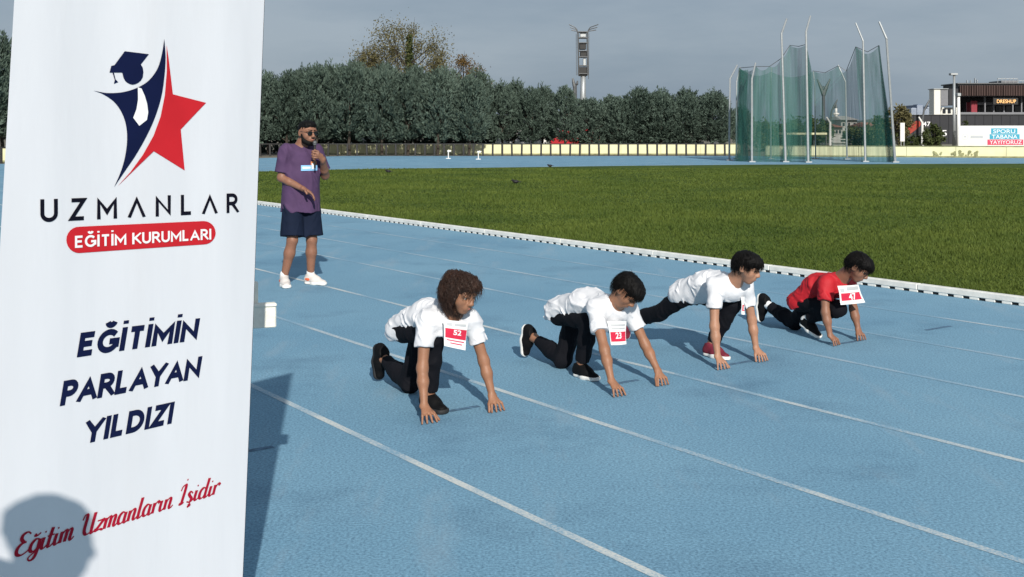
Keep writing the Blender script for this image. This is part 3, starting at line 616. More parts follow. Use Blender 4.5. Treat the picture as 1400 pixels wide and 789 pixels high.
bx(wbk, 'wall', 1277, 122, 1286, 157, 168, 2, M['mall_pale']); bx(wbk, 'shaded_upper_wall', 1286, 122, 1296.5, 145, 168.05, 2, M['mall_grey']); bx(wbk, 'coping', 1276.5, 121, 1297, 122, 167.8, 2.4, M['steel'], .02)  # grey upper wall carries the white block's shading in its colour
bx(wbk, 'base_wall', 1286, 147, 1310, 157, 170.2, 1.5, M['mall_pale']); bx(wbk, 'side_wall', 1297, 121, 1310.5, 144, 169, 1.5, M['mall_dark'])
for x in (1289, 1296, 1303): bx(wbk, 'window', x, 148.5, x + 4, 155, 170.1, .2, M['dark_window'], .01)
hd = thing('hoarding', 'dark blue hoarding with red heart and white letters', 'hoarding', gx(1275, 104))
for q, (xa, xb) in enumerate(zip(np.arange(1225, 1409, 12.0), np.arange(1237, 1421, 12.0))): bx(hd, 'panel', xa + .1, 157.5, xb - .1, 197, 104, .12, M['mall_dark'], .01)
bx(hd, 'top_rail', 1225, 156.8, 1420, 157.5, 103.9, .25, M['steel_dark'], .01)
M['heart'] = mat('orange_red_print', (0.30, 0.030, 0.016), .6, .1)
hp = [(0, -1), (-.55, -.42), (-.95, .05), (-1, .45), (-.8, .8), (-.45, .9), (-.15, .75), (0, .5), (.15, .75), (.45, .9), (.8, .8), (1, .45), (.95, .05), (.55, -.42)]
part('heart', [P(1247 + a * 11 + b * 2.5, 173.5 - b * 9.5, 103.93) for a, b in hp], [tuple(range(len(hp)))], M['heart'], hd)
flat_text(hd, '47', 1262, 166.5, 1272, 172.5, 103.92, M['white_print'], .01); flat_text(hd, 'K', 1263, 178.5, 1268, 186, 103.92, M['white_print'], .01); flat_text(hd, '5', 1288, 178, 1294.5, 186, 103.92, M['white_print'], .01)
for i, (x0, x1, y0, m_) in enumerate([(1246, 1253, 148, 'tower_far'), (1253.5, 1262, 143.5, 'tower_dark'), (1262.5, 1268, 149, 'tower_far'), (1268, 1272, 146.5, 'tower_far'), (1272.5, 1277, 145, 'tower_dark'), (1239, 1245, 151, 'tower_far')]):
    Zt = 700 + 15 * i; t = thing('apartment_tower', ['low pale grey tower block next to the darkest one', 'widest dark blue tower block above the hoarding', 'pale tower block right of the widest dark one', 'slim pale tower block between lamp arm and white block', 'dark slim tower block touching the white block', 'lowest pale tower block at the left of the skyline'][i], 'building', gx((x0 + x1) / 2, Zt), 'far tower blocks')
    bx(t, 'wall', x0, y0, x1, 185, Zt, 20, M[m_], .1); bx(t, 'roof', x0 + 1, y0 - .8, x1 - 1, y0, Zt + 3, 8, M['tower_dark'], .1)
    mb = MB()
    for y in np.arange(y0 + 1, 160, 1.6): a, b = P(x0 + .5, y + .8, Zt), P(x1 - .5, y, Zt); mb.box(A([(a[0] + b[0]) / 2, Zt - .05, (a[2] + b[2]) / 2]), (b[0] - a[0], .1, b[2] - a[2]))
    tag(mb.build('window_bands', M['tower_dark' if m_ == 'tower_far' else 'tower_far'], t), kind='stuff')
sg_ = thing('info_board', 'narrow white upright board beside the red heart', 'sign', gx(1233, 90))
bx(sg_, 'panel', 1231, 168, 1237, 193.5, 90, .12, M['white_paint'], .01); bx(sg_, 'leg', 1231.6, 193.5, 1232.4, 211, 90.02, .06, M['steel'], .005); bx(sg_, 'leg', 1235.6, 193.5, 1236.4, 211, 90.02, .06, M['steel'], .005)
broadleaf('leafy_tree', 'olive brown tree right of the cage', gx(1230, 97), top_h(136, 97), 1.25, M['leaf_brown'], 21, 2200, .95, .15, False, .05)
broadleaf('leafy_bush', 'round green bush before the dark hoarding', gx(1277, 88), top_h(170, 88), 1.0, M['leaf_green'], 23, 2200, 1, .12, False, .02)
broadleaf('leafy_bush', 'low green bush under the red heart', gx(1247, 93), top_h(182, 93), .9, M['leaf_green'], 24, 1300, 1, .12, False, .02)
broadleaf('small_tree', 'small yellow green tree left of the billboard top', gx(1319, 96), top_h(160, 96), .45, M['leaf_green'], 25, 500, 1, .1, False, .2)
# behind the net
for i, (x, Z, ty, rad, lab) in enumerate([(1098, 100, 160, 2.6, 'dense dark bush behind the net beside the gate pole'), (1080, 104, 163, 1.9, 'dark green bush behind the left net panels'), (1043, 102, 166, 2.4, 'green tree behind the leftmost net panel'), (1118, 108, 158, 1.6, 'dark tree under the Y-shaped mast'), (1172, 106, 168, 1.6, 'low dark tree behind the rear net pole'), (1203, 104, 160, 2.2, 'dark leafy tree behind the right net panel'), (1187, 110, 170, 1.4, 'small tree behind the right gate pole'), (1060, 110, 172, 1.6, 'low bush behind the middle of the left net')]):
    broadleaf('dark_tree', lab, gx(x, Z), top_h(ty, Z), rad, M['leaf_green'], 40 + i, 1500, 1, .17, False, .05)
M['house_wall'] = mat('grey_plaster', (0.36, 0.35, 0.33), .85, .12, 1); M['house_roof'] = mat('terracotta_roof', (0.26, 0.10, 0.07), .8, .25, 6)
for i, (x0, x1, yw, yr, Z, lab) in enumerate([(1150, 1172, 164, 158, 150, 'grey house with flat hipped roof behind the net'), (1186, 1206, 173, 167, 140, 'small house with red roof behind the right net panel'), (1136, 1152, 174, 169, 135, 'low grey house left of the rear net pole')]):
    t = thing('house', lab, 'house', gx((x0 + x1) / 2, Z)); bx(t, 'wall', x0, yw, x1, 196, Z, 8, M['house_wall'])
    a, b = P(x0 - 1.5, yw, Z), P(x1 + 1.5, yw, Z); zt = P(0, yr, Z)[2]; c = (a + b) / 2
    MB().add([(a[0], Z - .6, a[2]), (b[0], Z - .6, a[2]), (b[0], Z + 8.6, a[2]), (a[0], Z + 8.6, a[2]), (a[0] * .6 + c[0] * .4, Z + 4, zt), (b[0] * .6 + c[0] * .4, Z + 4, zt)], [(0, 3, 2, 1), (0, 1, 5, 4), (2, 3, 4, 5), (1, 2, 5), (3, 0, 4)]).build('roof', M['house_roof'] if i else M['house_wall'], t)
    for x in np.linspace(x0 + 2, x1 - 5, 3):
        wdw = bx(t, 'window', x, yw + 4, x + 3, yw + 9, Z - .04, .1, M['dark_window'], .01)
        bx(t, 'sill', x - .3, yw + 9, x + 3.3, yw + 9.6, Z - .12, .2, M['mall_pale'], .01)
mn = thing('minaret', 'slim white minaret seen through the cage net', 'minaret', gx(1143, 420))
MB().tube([gx(1143, 420), P(1143, 157, 420)], [.75, .6], 12).build('shaft', M['white_paint'], mn, True)
MB().tube([P(1143, 158, 420), P(1143, 156.5, 420), P(1143, 154.5, 420)], [.6, 1.2, 1.2], 12).build('balcony', M['white_paint'], mn)
MB().tube([P(1143, 154.5, 420), P(1143, 148, 420)], [.5, .45], 12).build('upper_shaft', M['white_paint'], mn, True); MB().tube([P(1143, 148, 420), P(1143, 140, 420)], [.55, .03], 12).build('spire', M['steel_dark'], mn)
sh = thing('shelter', 'low open shelter with cream roof edge behind the net', 'shelter', gx(1105, 96)); bx(sh, 'roof', 1076, 181.5, 1131, 184.5, 95, 3, M['cream'], .03)
for x in (1078, 1095, 1112, 1129): bx(sh, 'post', x, 184.5, x + 1.2, 209, 95.2, .1, M['steel_dark'], .01)
for i, y in enumerate((190, 194, 198)): bx(sh, 'bench_row', 1138, y, 1156, y + 1.6, 100 + i * -1, .6, M['house_wall'], .02)
hl = MB(); nH = 60; V = []
for q in range(nH + 1):
    x = -900 + 2400 * q / nH; hgt = 16 + 7 * math.sin(q * .35) + 4 * math.sin(q * 1.1); V += [(x, 1500, -1), (x, 1520 + 10 * math.sin(q), hgt + 6), (x, 1700, -1)]
hl.add(V, [(3 * q, 3 * q + 3, 3 * q + 4, 3 * q + 1) for q in range(nH)] + [(3 * q + 1, 3 * q + 4, 3 * q + 5, 3 * q + 2) for q in range(nH)])
M['hill'] = mat('distant_wooded_hill', (0.07, 0.085, 0.085), .95, .3, .02); tag(hl.build('hills', M['hill'], None, True), kind='structure')
# vehicles and guard rail glimpsed under the conifers
def van(label, x0, x1, Z, zt, m, flip=1):
    a, b = gx(x0, Z), gx(x1, Z); L_ = b[0] - a[0]; t = thing('parked_van', label, 'van', (a + b) / 2)
    prof = [(0, .45), (0, zt * .97), (.04, zt), (.74, zt), (.86, zt * .62), (.985, zt * .52), (1, .45)]
    if flip < 0: prof = [(1 - u, z) for u, z in prof][::-1]
    MB().prism([(a[0] + u * L_, Z, z) for u, z in prof], (0, 1.9, 0)).build('body', m, t)
    for u in (.2, .8):
        wp = A([a[0] + u * L_, Z - .03, .34]); wh = MB().tube([wp, wp + A([0, .22, 0])], .34, 14).build('wheel', M['tyre'], t); MB().tube([wp - A([0, .012, 0]), wp + A([0, .02, 0])], .2, 12).build('rim', M['steel'], wh)
    uu = (.62, .80) if flip > 0 else (.20, .38)
    MB().prism([(a[0] + u * L_, Z - .012, z) for u, z in ((uu[0], zt * .62), (uu[0], zt * .88), (uu[0] + .1, zt * .88), (uu[1], zt * .62))], (0, .01, 0)).build('side_window', M['dark_window'], t)
M['red_van'] = mat('red_van_paint', (0.42, 0.012, 0.02), .35, .08, 2, coat=.4)
van('white van parked under the conifers left of the red van', 672, 748, 98, 1.95, M['white_paint'])
van('red van parked under the conifers below the mast', 752, 806, 99, 2.0, M['red_van'], -1)
van('red and white parked van right of the mast', 808, 830, 103, 1.6, M['red_van'])
van('white van half hidden behind conifer trunks above the announcer', 470, 535, 101, 2.0, M['white_paint'], -1)
van('white van seen between the last conifer and cage', 978, 992, 99, 1.7, M['white_paint'])
gr = thing('guard_rail', 'pale steel guard rail behind the right conifer group', 'guard rail', gx(880, 94)); MB().box(P(885, 195, 94), (9.5, .06, .22)).build('beam', M['steel'], gr)
for x in np.arange(812, 960, 20): o_ = P(x, 195, 94); MB().box(A([o_[0], 94.07, o_[2] / 2]), (.1, .06, o_[2])).build('post', M['steel'], gr)
# small things on the far track and lawn
for x, y, lab in [(613, 217, 'left of two small white stands on the far blue track'), (654, 218, 'right of two small white stands on the far blue track')]:
    g = G(x, y); t = thing('small_stand', lab, 'stand', g); sc = g[1] / FPX
    MB().tube([g, g + A([0, 0, 10 * sc])], .035, 6).build('post', M['white_paint'], t); MB().bevbox(g + A([.05, 0, 10.5 * sc]), (.24, .12, .10), .01).build('head', M['white_paint'], t); MB().box(g + A([0, 0, .02]), (.3, .25, .04)).build('base', M['white_paint'], t)
M['bird'] = mat('black_plumage', (0.012, 0.012, 0.014), .6, .2, 20)
for x, y, lab in [(531, 237, 'small black bird on the lawn right of the announcer'), (752, 229, 'small black bird on the far lawn below the mast'), (705, 252, 'small black bird in the middle of the lawn')]:
    g = G(x, y); t = thing('bird', lab, 'bird', g, 'black birds on the lawn'); sz = .42
    MB().ball(g + A([0, 0, .13]) * sz * 1.6, .085 * sz * 2, 8, 6, (1.5, .75, .8)).build('body', M['bird'], t, True); MB().ball(g + A([-.22, 0, .31]) * sz, .055 * sz * 1.5, 8, 6).build('head', M['bird'], t, True)
    MB().tube([g + A([-.28, 0, .31]) * sz, g + A([-.38, 0, .29]) * sz], [.02, .004], 5).build('beak', M['bird'], t); MB().prism([g + A([.1, -.04, .2]) * sz, g + A([.42, -.05, .17]) * sz, g + A([.42, .05, .17]) * sz, g + A([.1, .04, .2]) * sz], (0, 0, .02)).build('tail', M['bird'], t)
    for sgn in (-1, 1): MB().tube([g + A([0, .03 * sgn, .14]) * sz, g + A([.02, .03 * sgn, 0]) * sz], .008, 4).build('leg', M['bird'], t)
# ------------------------------------------------------------------ smooth bodies from blended solids (distance field -> one continuous mesh)
class Field:
    def __init__(s): s.pr = []
    def cone(s, a, b, ra, rb, k=0.02, w=None, sc=1.0, caps=(), op='u'):
        s.pr.append(('c', A(a, float), A(b, float), ra, rb, k, None if w is None else unit(w), sc, caps, op)); return s
    def ell(s, c, rad, ax=None, k=0.02, caps=(), op='u'):
        s.pr.append(('e', A(c, float), A(rad, float), np.eye(3) if ax is None else A(ax, float), k, caps, op)); return s
    def ball(s, c, r, k=0.02, op='u'): return s.ell(c, (r, r, r), None, k, (), op)
    def mesh(s, vox, disp=None, band=0.03):
        lo = A([9e9] * 3); hi = -lo
        for p in s.pr:
            if p[-1] != 'u': continue
            if p[0] == 'c': R = max(p[3], p[4]) * max(1, p[7]); l_, h_ = np.minimum(p[1], p[2]) - R, np.maximum(p[1], p[2]) + R
            else: R = p[2].max(); l_, h_ = p[1] - R, p[1] + R
            lo = np.minimum(lo, l_); hi = np.maximum(hi, h_)
        lo -= 3 * vox + .01; hi += 3 * vox + .01; n = np.ceil((hi - lo) / vox).astype(int) + 1
        a = np.full(n, 0.25, np.float32); ax = [(lo[i] + vox * np.arange(n[i])).astype(np.float32) for i in range(3)]
        for p in s.pr:
            if p[0] == 'c': R = max(p[3], p[4]) * max(1, p[7]); l_, h_, k = np.minimum(p[1], p[2]) - R, np.maximum(p[1], p[2]) + R, p[5]
            else: R = p[2].max(); l_, h_, k = p[1] - R, p[1] + R, p[4]
            mg = k + 0.02; i0 = np.clip(((l_ - mg - lo) / vox).astype(int), 0, n - 1); i1 = np.clip(((h_ + mg - lo) / vox).astype(int) + 2, 0, n)
            if (i1 <= i0).any(): continue
            X = ax[0][i0[0]:i1[0], None, None]; Y = ax[1][None, i0[1]:i1[1], None]; Zz = ax[2][None, None, i0[2]:i1[2]]
            if p[0] == 'c':
                A0, B0 = p[1], p[2]; ab = B0 - A0; L2 = max(ab @ ab, 1e-9); qx, qy, qz = X - A0[0], Y - A0[1], Zz - A0[2]
                t = np.clip((qx * ab[0] + qy * ab[1] + qz * ab[2]) / L2, 0, 1); px, py, pz = qx - t * ab[0], qy - t * ab[1], qz - t * ab[2]
                if p[6] is not None:
                    w_ = p[6]; d = (px * w_[0] + py * w_[1] + pz * w_[2]) * (1 - 1 / p[7]); px, py, pz = px - w_[0] * d, py - w_[1] * d, pz - w_[2] * d
                D = np.sqrt(px * px + py * py + pz * pz) - (p[3] + (p[4] - p[3]) * t)
            else:
                q = (X - p[1][0], Y - p[1][1], Zz - p[1][2]); k0 = 0; k1 = 0
                for i in range(3):
                    e = q[0] * p[3][i][0] + q[1] * p[3][i][1] + q[2] * p[3][i][2]; k0 = k0 + (e / p[2][i]) ** 2; k1 = k1 + (e / p[2][i] ** 2) ** 2
                k0 = np.sqrt(k0); D = k0 * (k0 - 1) / np.maximum(np.sqrt(k1), 1e-6)
            for cp, cn in p[-2]: D = np.maximum(D, (X - cp[0]) * cn[0] + (Y - cp[1]) * cn[1] + (Zz - cp[2]) * cn[2])
            sl_ = (slice(i0[0], i1[0]), slice(i0[1], i1[1]), slice(i0[2], i1[2])); o = a[sl_]; D = np.broadcast_to(D, o.shape)
            if p[-1] == 'u':
                h = np.maximum(k - np.abs(o - D), 0) / k; a[sl_] = np.minimum(o, D) - h * h * k * .25
            else:
                h = np.maximum(k - np.abs(o + D), 0) / k; a[sl_] = np.maximum(o, -D) + h * h * k * .25
        if disp is not None:
            ii = np.nonzero(np.abs(a) < band); a[ii] += disp(ax[0][ii[0]], ax[1][ii[1]], ax[2][ii[2]]).astype(np.float32)
        return surf(a, lo, vox)
def surf(a, lo, vox):
    ins = a < 0; n = A(a.shape) - 1; cnt = np.zeros(n, np.uint8)
    off = [(i, j, k) for i in (0, 1) for j in (0, 1) for k in (0, 1)]
    for i, j, k in off: cnt += ins[i:i + n[0], j:j + n[1], k:k + n[2]]
    act = np.nonzero((cnt > 0) & (cnt < 8)); m = len(act[0]); idx = np.full(n, -1, np.int64); idx[act] = np.arange(m)
    acc = np.zeros((m, 3)); c = np.zeros(m); val = {o: a[act[0] + o[0], act[1] + o[1], act[2] + o[2]] for o in off}
    for o in off:
        for ax_ in range(3):
            if o[ax_]: continue
            o2 = list(o); o2[ax_] = 1; o2 = tuple(o2); va, vb = val[o], val[o2]; s = (va < 0) != (vb < 0)
            t = np.where(s, va / np.where(s, va - vb, 1), 0); pt = np.tile(A(o, float), (m, 1)); pt[:, ax_] += t; acc[s] += pt[s]; c[s] += 1
    V = lo + vox * (np.stack(act, 1) + acc / np.maximum(c, 1)[:, None]); Q = []
    for ax_ in range(3):
        sl0 = [slice(1, -1)] * 3; sl0[ax_] = slice(0, -1); sl1 = list(sl0); sl1[ax_] = slice(1, None)
        A0, A1 = ins[tuple(sl0)], ins[tuple(sl1)]; e = np.nonzero(A0 != A1); e_in = A0[e]; b = [e[0] + 1, e[1] + 1, e[2] + 1]; b[ax_] = b[ax_] - 1
        u, v = [(1, 2), (2, 0), (0, 1)][ax_]; cs = []
        for du, dv in ((-1, -1), (0, -1), (0, 0), (-1, 0)):
            q = [x.copy() for x in b]; q[u] = q[u] + du; q[v] = q[v] + dv; cs.append(idx[q[0], q[1], q[2]])
        q = np.stack(cs, 1); q[~e_in] = q[~e_in][:, ::-1]; Q.append(q)
    Q = np.concatenate(Q); Q = Q[(Q >= 0).all(1)]; return V, Q
def fbuild(f, name, m, parent, vox, disp=None): V, Q = f.mesh(vox, disp); return part(name, V, Q, m, parent, True)
def folds(amp, freq, d, seed):
    """loose cloth: narrow ridges that start, bend and fade, over a slow swell"""
    r = np.random.default_rng(seed); d = unit(d); ds = [unit(d + r.normal(0, .28, 3)) for _ in range(3)]; ph = r.uniform(0, 6, 16); e = [unit(r.normal(0, 1, 3)) for _ in range(8)]
    def fn(x, y, z):
        pr = lambda v: v[0] * x + v[1] * y + v[2] * z
        w1 = 1.9 * np.sin(pr(e[0]) * freq * .33 + ph[0]) + 1.1 * np.sin(pr(e[1]) * freq * .61 + ph[1]); o = .35 * np.sin(pr(e[2]) * freq * .4 + ph[2]) + .25 * np.sin(pr(e[3]) * freq * .7 + ph[3] + w1)
        for k in range(3):
            u = pr(ds[k]) * freq * (.6 + .33 * k) + ph[k + 4] + w1 * (1 + .3 * k); m_ = np.clip(.2 + np.sin(pr(e[k + 4]) * freq * .5 + ph[k + 8]) + .6 * np.sin(pr(e[(k + 1) % 8]) * freq * .8 + ph[k + 11]), 0, 1)
            o = o + np.exp(-(np.sin(u * .5) / .34) ** 2) * m_ * (1 - .2 * k)
        return -amp * o * .7
    return fn

def skin_mat(name, c): return mat(name, c, .5, .08, 22, .12, 220, sss=.08, spec=.35)
M['skin_a'] = skin_mat('tan_skin', (0.275, 0.132, 0.076)); M['skin_b'] = skin_mat('light_tan_skin', (0.345, 0.178, 0.112)); M['skin_c'] = skin_mat('brown_skin', (0.235, 0.112, 0.070))
M['lip'] = mat('lip_skin', (0.36, 0.13, 0.10), .45, .05); M['eye_white'] = mat('eye_white', (.62, .60, .57), .25, .03); M['iris'] = mat('dark_iris', (.02, .012, .008), .15, .1)
M['hair_black'] = mat('black_hair', (0.0045, 0.004, 0.004), .6, .3, 60, .3, 300, spec=.12); M['hair_brown'] = mat('dark_brown_curls', (0.030, 0.014, 0.009), .5, .45, 40, .4, 250, spec=.3)
M['shirt_white'] = mat('white_cotton', (0.63, 0.635, 0.66), .85, .03, 8, .30, 34); M['shirt_red'] = mat('red_polyester', (0.40, 0.008, 0.016), .7, .08, 8, .30, 34)
M['shirt_purple'] = mat('washed_purple_cotton', (0.066, 0.033, 0.086), .85, .12, 9, .35, 26); M['pants_black'] = mat('black_tracksuit_cloth', (0.0045, 0.0048, 0.0075), .8, .15, 12, .2, 160, spec=.15)
M['shorts_navy'] = mat('navy_shorts_cloth', (0.006, 0.011, 0.027), .85, .12, 12, .2, 140, spec=.15); M['shoe_black'] = mat('black_mesh_shoe', (0.0035, 0.0035, 0.004), .65, .2, 40, .3, 200, spec=.15)
M['shoe_white'] = mat('white_knit_shoe', (0.60, 0.56, 0.53), .7, .06, 30, .2, 150); M['shoe_maroon'] = mat('maroon_canvas', (0.16, 0.014, 0.03), .7, .1, 30, .2, 150); M['shoe_orange'] = mat('orange_shoe_overlay', (0.62, 0.13, 0.06), .6, .08)
M['sole_white'] = mat('white_rubber_sole', (0.74, 0.73, 0.70), .6, .06, 20); M['sole_black'] = M['tyre']; M['sock_white'] = mat('white_sock', (.75, .75, .74), .9, .05, 40, .3, 120)
M['lens_black'] = mat('black_lens', (.008, .008, .009), .12, .1, 5, spec=.6); M['paper'] = mat('white_bib_paper', (.80, .80, .79), .6, .03, 10); M['bib_red'] = mat('red_bib_print', (.62, .022, .06), .55, .05)

def frame(f, u):
    f = unit(f); l = unit(np.cross(u, f)); return f, l, np.cross(f, l)
def add_head(F_, c, f, l, u, H, neck, k=1.0, beard=False):
    q = lambda a, b, d: c + f * a * H + l * b * H + u * d * H
    ax = [f, l, u]
    F_.cone(neck, q(-.13, 0, -.10), .27 * H * k, .235 * H, .03)
    F_.ell(q(-.06, 0, .14), (.43 * H, .345 * H, .36 * H), ax, .03)
    F_.cone(q(.08, 0, .06), q(.17, 0, -.28), .275 * H, .17 * H, .03, l, 1.12)
    F_.ell(q(.24, 0, -.40), (.10 * H, .115 * H, .085 * H), ax, .04)
    for s in (-1, 1):
        F_.ell(q(.20, s * .17, -.12), (.13 * H, .12 * H, .13 * H), ax, .04)
        F_.ell(q(.375, s * .145, .025), (.045 * H, .08 * H, .045 * H), ax, .02, op='s')
        e = q(-.06, s * .365, -.03); fe = unit(f - l * s * .35); F_.ell(e - l * s * .005, (.095 * H, .032 * H, .145 * H), [fe, unit(np.cross(u, fe)), u], .012)
        F_.ell(e + l * s * .03 * H + f * .012 * H, (.05 * H, .02 * H, .085 * H), [fe, unit(np.cross(u, fe)), u], .008, op='s')
        F_.ell(q(.325, s * .15, .115), (.06 * H, .11 * H, .035 * H), ax, .025)
        F_.ell(q(.435, s * .055, -.125), (.04 * H, .045 * H, .035 * H), ax, .012)
    F_.cone(q(.375, 0, .07), q(.475, 0, -.10), .033 * H, .052 * H, .018)
    F_.ell(q(.36, 0, -.225), (.06 * H, .13 * H, .055 * H), ax, .02); F_.ell(q(.345, 0, -.30), (.05 * H, .11 * H, .04 * H), ax, .02)
def face_parts(pr, c, f, l, u, H, hair, smile=0.0, glasses=None, brows=True):
    q = lambda a, b, d: c + f * a * H + l * b * H + u * d * H
    def eb(nm, ce, rad, m, p_): F_ = Field(); F_.ell(ce, A(rad) * H, [f, l, u]); V, Q = F_.mesh(.0035); return part(nm, V, Q, m, p_, True)
    for s in (-1, 1):
        e = eb('eye', q(.292, s * .145, .022), (.065, .066, .034), M['eye_white'], pr); eb('iris', q(.337, s * .148, .018), (.026, .034, .032), M['iris'], e)
        F_ = Field(); F_.cone(q(.348, s * .085, .048), q(.318, s * .215, .044), .013 * H, .009 * H, .01, u, .6); V, Q = F_.mesh(.003); part('eyelid', V, Q, hair, e, True)
        if brows: F_ = Field(); F_.cone(q(.40, s * .055, .135), q(.355, s * .235, .15), .025 * H, .014 * H, .01); V, Q = F_.mesh(.003); part('eyebrow', V, Q, hair, pr, True)
    F_ = Field(); F_.cone(q(.395, -.085, -.262 + .03 * smile), q(.415, 0, -.268), .016 * H, .022 * H, .01); F_.cone(q(.415, 0, -.268), q(.395, .085, -.262 + .03 * smile), .022 * H, .016 * H, .01)
    V, Q = F_.mesh(.003); part('lips', V, Q, M['lip'], pr, True)
    if smile > .5:
        F_ = Field(); F_.cone(q(.418, -.06, -.262), q(.418, .06, -.262), .012 * H, .012 * H); V, Q = F_.mesh(.003); part('teeth', V, Q, M['eye_white'], pr, True)
    if glasses:
        g = Field()
        for s in (-1, 1):
            if glasses == 'dark':
                g.ell(q(.415, s * .15, .02), (.022 * H, .125 * H, .10 * H), [f, l, u], .004)
            else:
                pts = [q(.425, s * .15 + .115 * math.cos(a), .02 + .088 * math.sin(a)) for a in np.linspace(0, 2 * math.pi, 13)]
                for a, b in zip(pts[:-1], pts[1:]): g.cone(a, b, .011 * H, .011 * H, .003)
            g.cone(q(.41, s * .265, .05), q(-.03, s * .365, .05), .012 * H, .012 * H, .003)
        g.cone(q(.44, -.05, .05), q(.44, .05, .05), .013 * H, .013 * H, .003); fbuild(g, 'sunglasses' if glasses == 'dark' else 'glasses', M['lens_black'], pr, .0035)
def hair_parts(pr, c, f, l, u, H, m, style, seed):
    r = np.random.default_rng(seed); q = lambda a, b, d: c + f * a * H + l * b * H + u * d * H; ax = [f, l, u]; F_ = Field()
    if style == 'short':     # thick boy's crop with a fringe
        F_.ell(q(-.075, 0, .185), (.475 * H, .385 * H, .375 * H), ax, .02, caps=[(q(.30, 0, .17), unit(f * .62 - u * .80)), (q(-.20, 0, -.10), unit(-u * .92 - f * -.38))])
        F_.ell(q(.20, 0, .31), (.255 * H, .31 * H, .165 * H), ax, .05); F_.ell(q(-.27, 0, -.02), (.22 * H, .30 * H, .25 * H), ax, .04)
    elif style == 'man':
        F_.ell(q(-.08, 0, .165), (.432 * H, .355 * H, .352 * H), ax, .02, caps=[(q(.26, 0, .24), unit(f * .72 - u * .70)), (q(-.2, 0, -.14), unit(-u * .9 + f * .42))])
        F_.ell(q(.12, 0, .375), (.24 * H, .27 * H, .10 * H), ax, .05)
    else:
        F_.ell(q(-.10, 0, .20), (.48 * H, .415 * H, .40 * H), ax, .03, caps=[(q(.24, 0, .18), unit(f * .75 - u * .66))]); F_.ell(q(-.22, 0, -.12), (.31 * H, .40 * H, .30 * H), ax, .05)
        F_.ell(q(.16, .10, .34), (.28 * H, .30 * H, .16 * H), ax, .05); F_.ell(q(-.05, -.35, -.08), (.18 * H, .10 * H, .26 * H), ax, .05); F_.ell(q(-.02, .36, -.08), (.17 * H, .11 * H, .26 * H), ax, .05)
        for i in range(90):
            th = r.uniform(0, 2 * math.pi); z = r.uniform(-.42, .52); fr = math.sqrt(max(0, 1 - ((z - .1) / .5) ** 2)); a_, b_ = math.cos(th) * .48 * fr - .10, math.sin(th) * .42 * fr
            if a_ > .06 and z < .30: continue
            F_.ell(q(a_, b_, z), A([.085, .085, .085]) * H * r.uniform(.7, 1.25), ax, .018)
    amp = .006 if style != 'curly' else .008
    e1, e2 = unit(f + .6 * l), unit(u + .4 * l)
    def dsp(x, y, z): a_ = (x * e1[0] + y * e1[1] + z * e1[2]); b_ = (x * e2[0] + y * e2[1] + z * e2[2]); return amp * np.sin(a_ * 150 + 3 * np.sin(b_ * 70)) * np.sin(b_ * 90 + 2 * np.sin(a_ * 60)) * .6
    V, Q = F_.mesh(.0055 if H < .24 else .006, dsp, .02); nv = len(V)
    # strands
    n = {'short': 2000, 'man': 160, 'curly': 2600}[style]; ctr = q(-.08, 0, .1); base = V[r.choice(nv, n)]; VV = [V]; QQ = [Q]; cur = nv
    for b in base:
        o = unit(b - ctr); crown = q(-.30, .03, .50); fl = unit((b - crown) - o * ((b - crown) @ o) + 1e-6 + f * .03 * H + r.normal(0, .006, 3)); L_ = H * r.uniform(.10, .22) * (.45 if style == 'man' else 1.0)
        if style == 'curly': fl = unit(fl + r.normal(0, .16, 3) - u * .5); L_ *= 1.4
        if style == 'curly' and (b - c) @ f > .10 * H and (b - c) @ u < .34 * H: continue
        if style != 'curly' and abs((b - c) @ l) > .27 * H and (b - c) @ u < .12 * H: L_ *= .3
        if (b - c) @ f > .14 * H and (b - c) @ u < .36 * H and style != 'curly': L_ *= (.45 if style == 'short' else .15)
        p0 = b - o * .004; pts = []; lat = unit(np.cross(o, fl))
        for j in range(5):
            t = j / 4; wv = math.sin(t * 6 + b[2] * 90) * .009 if style == 'curly' else 0; pts.append(p0 + fl * L_ * t + o * (.005 * math.sin(t * math.pi * .8) + (r.uniform(0, .012) if style == 'curly' else 0)) + lat * wv - u * (.02 * t * t))
        rr = (.0016 if style != 'curly' else .0021); vs = []
        for j, p_ in enumerate(pts):
            w_ = rr * (1 - .75 * (j / 4)); vs += [p_ + lat * w_, p_ + o * w_, p_ - lat * w_]
        qs = [(cur + 3 * j + a_, cur + 3 * j + (a_ + 1) % 3, cur + 3 * j + 3 + (a_ + 1) % 3, cur + 3 * j + 3 + a_) for j in range(4) for a_ in range(3)]
        VV.append(A(vs)); QQ.append(A(qs)); cur += len(vs)
    part('hair', np.concatenate(VV), np.concatenate(QQ), m, pr, True)

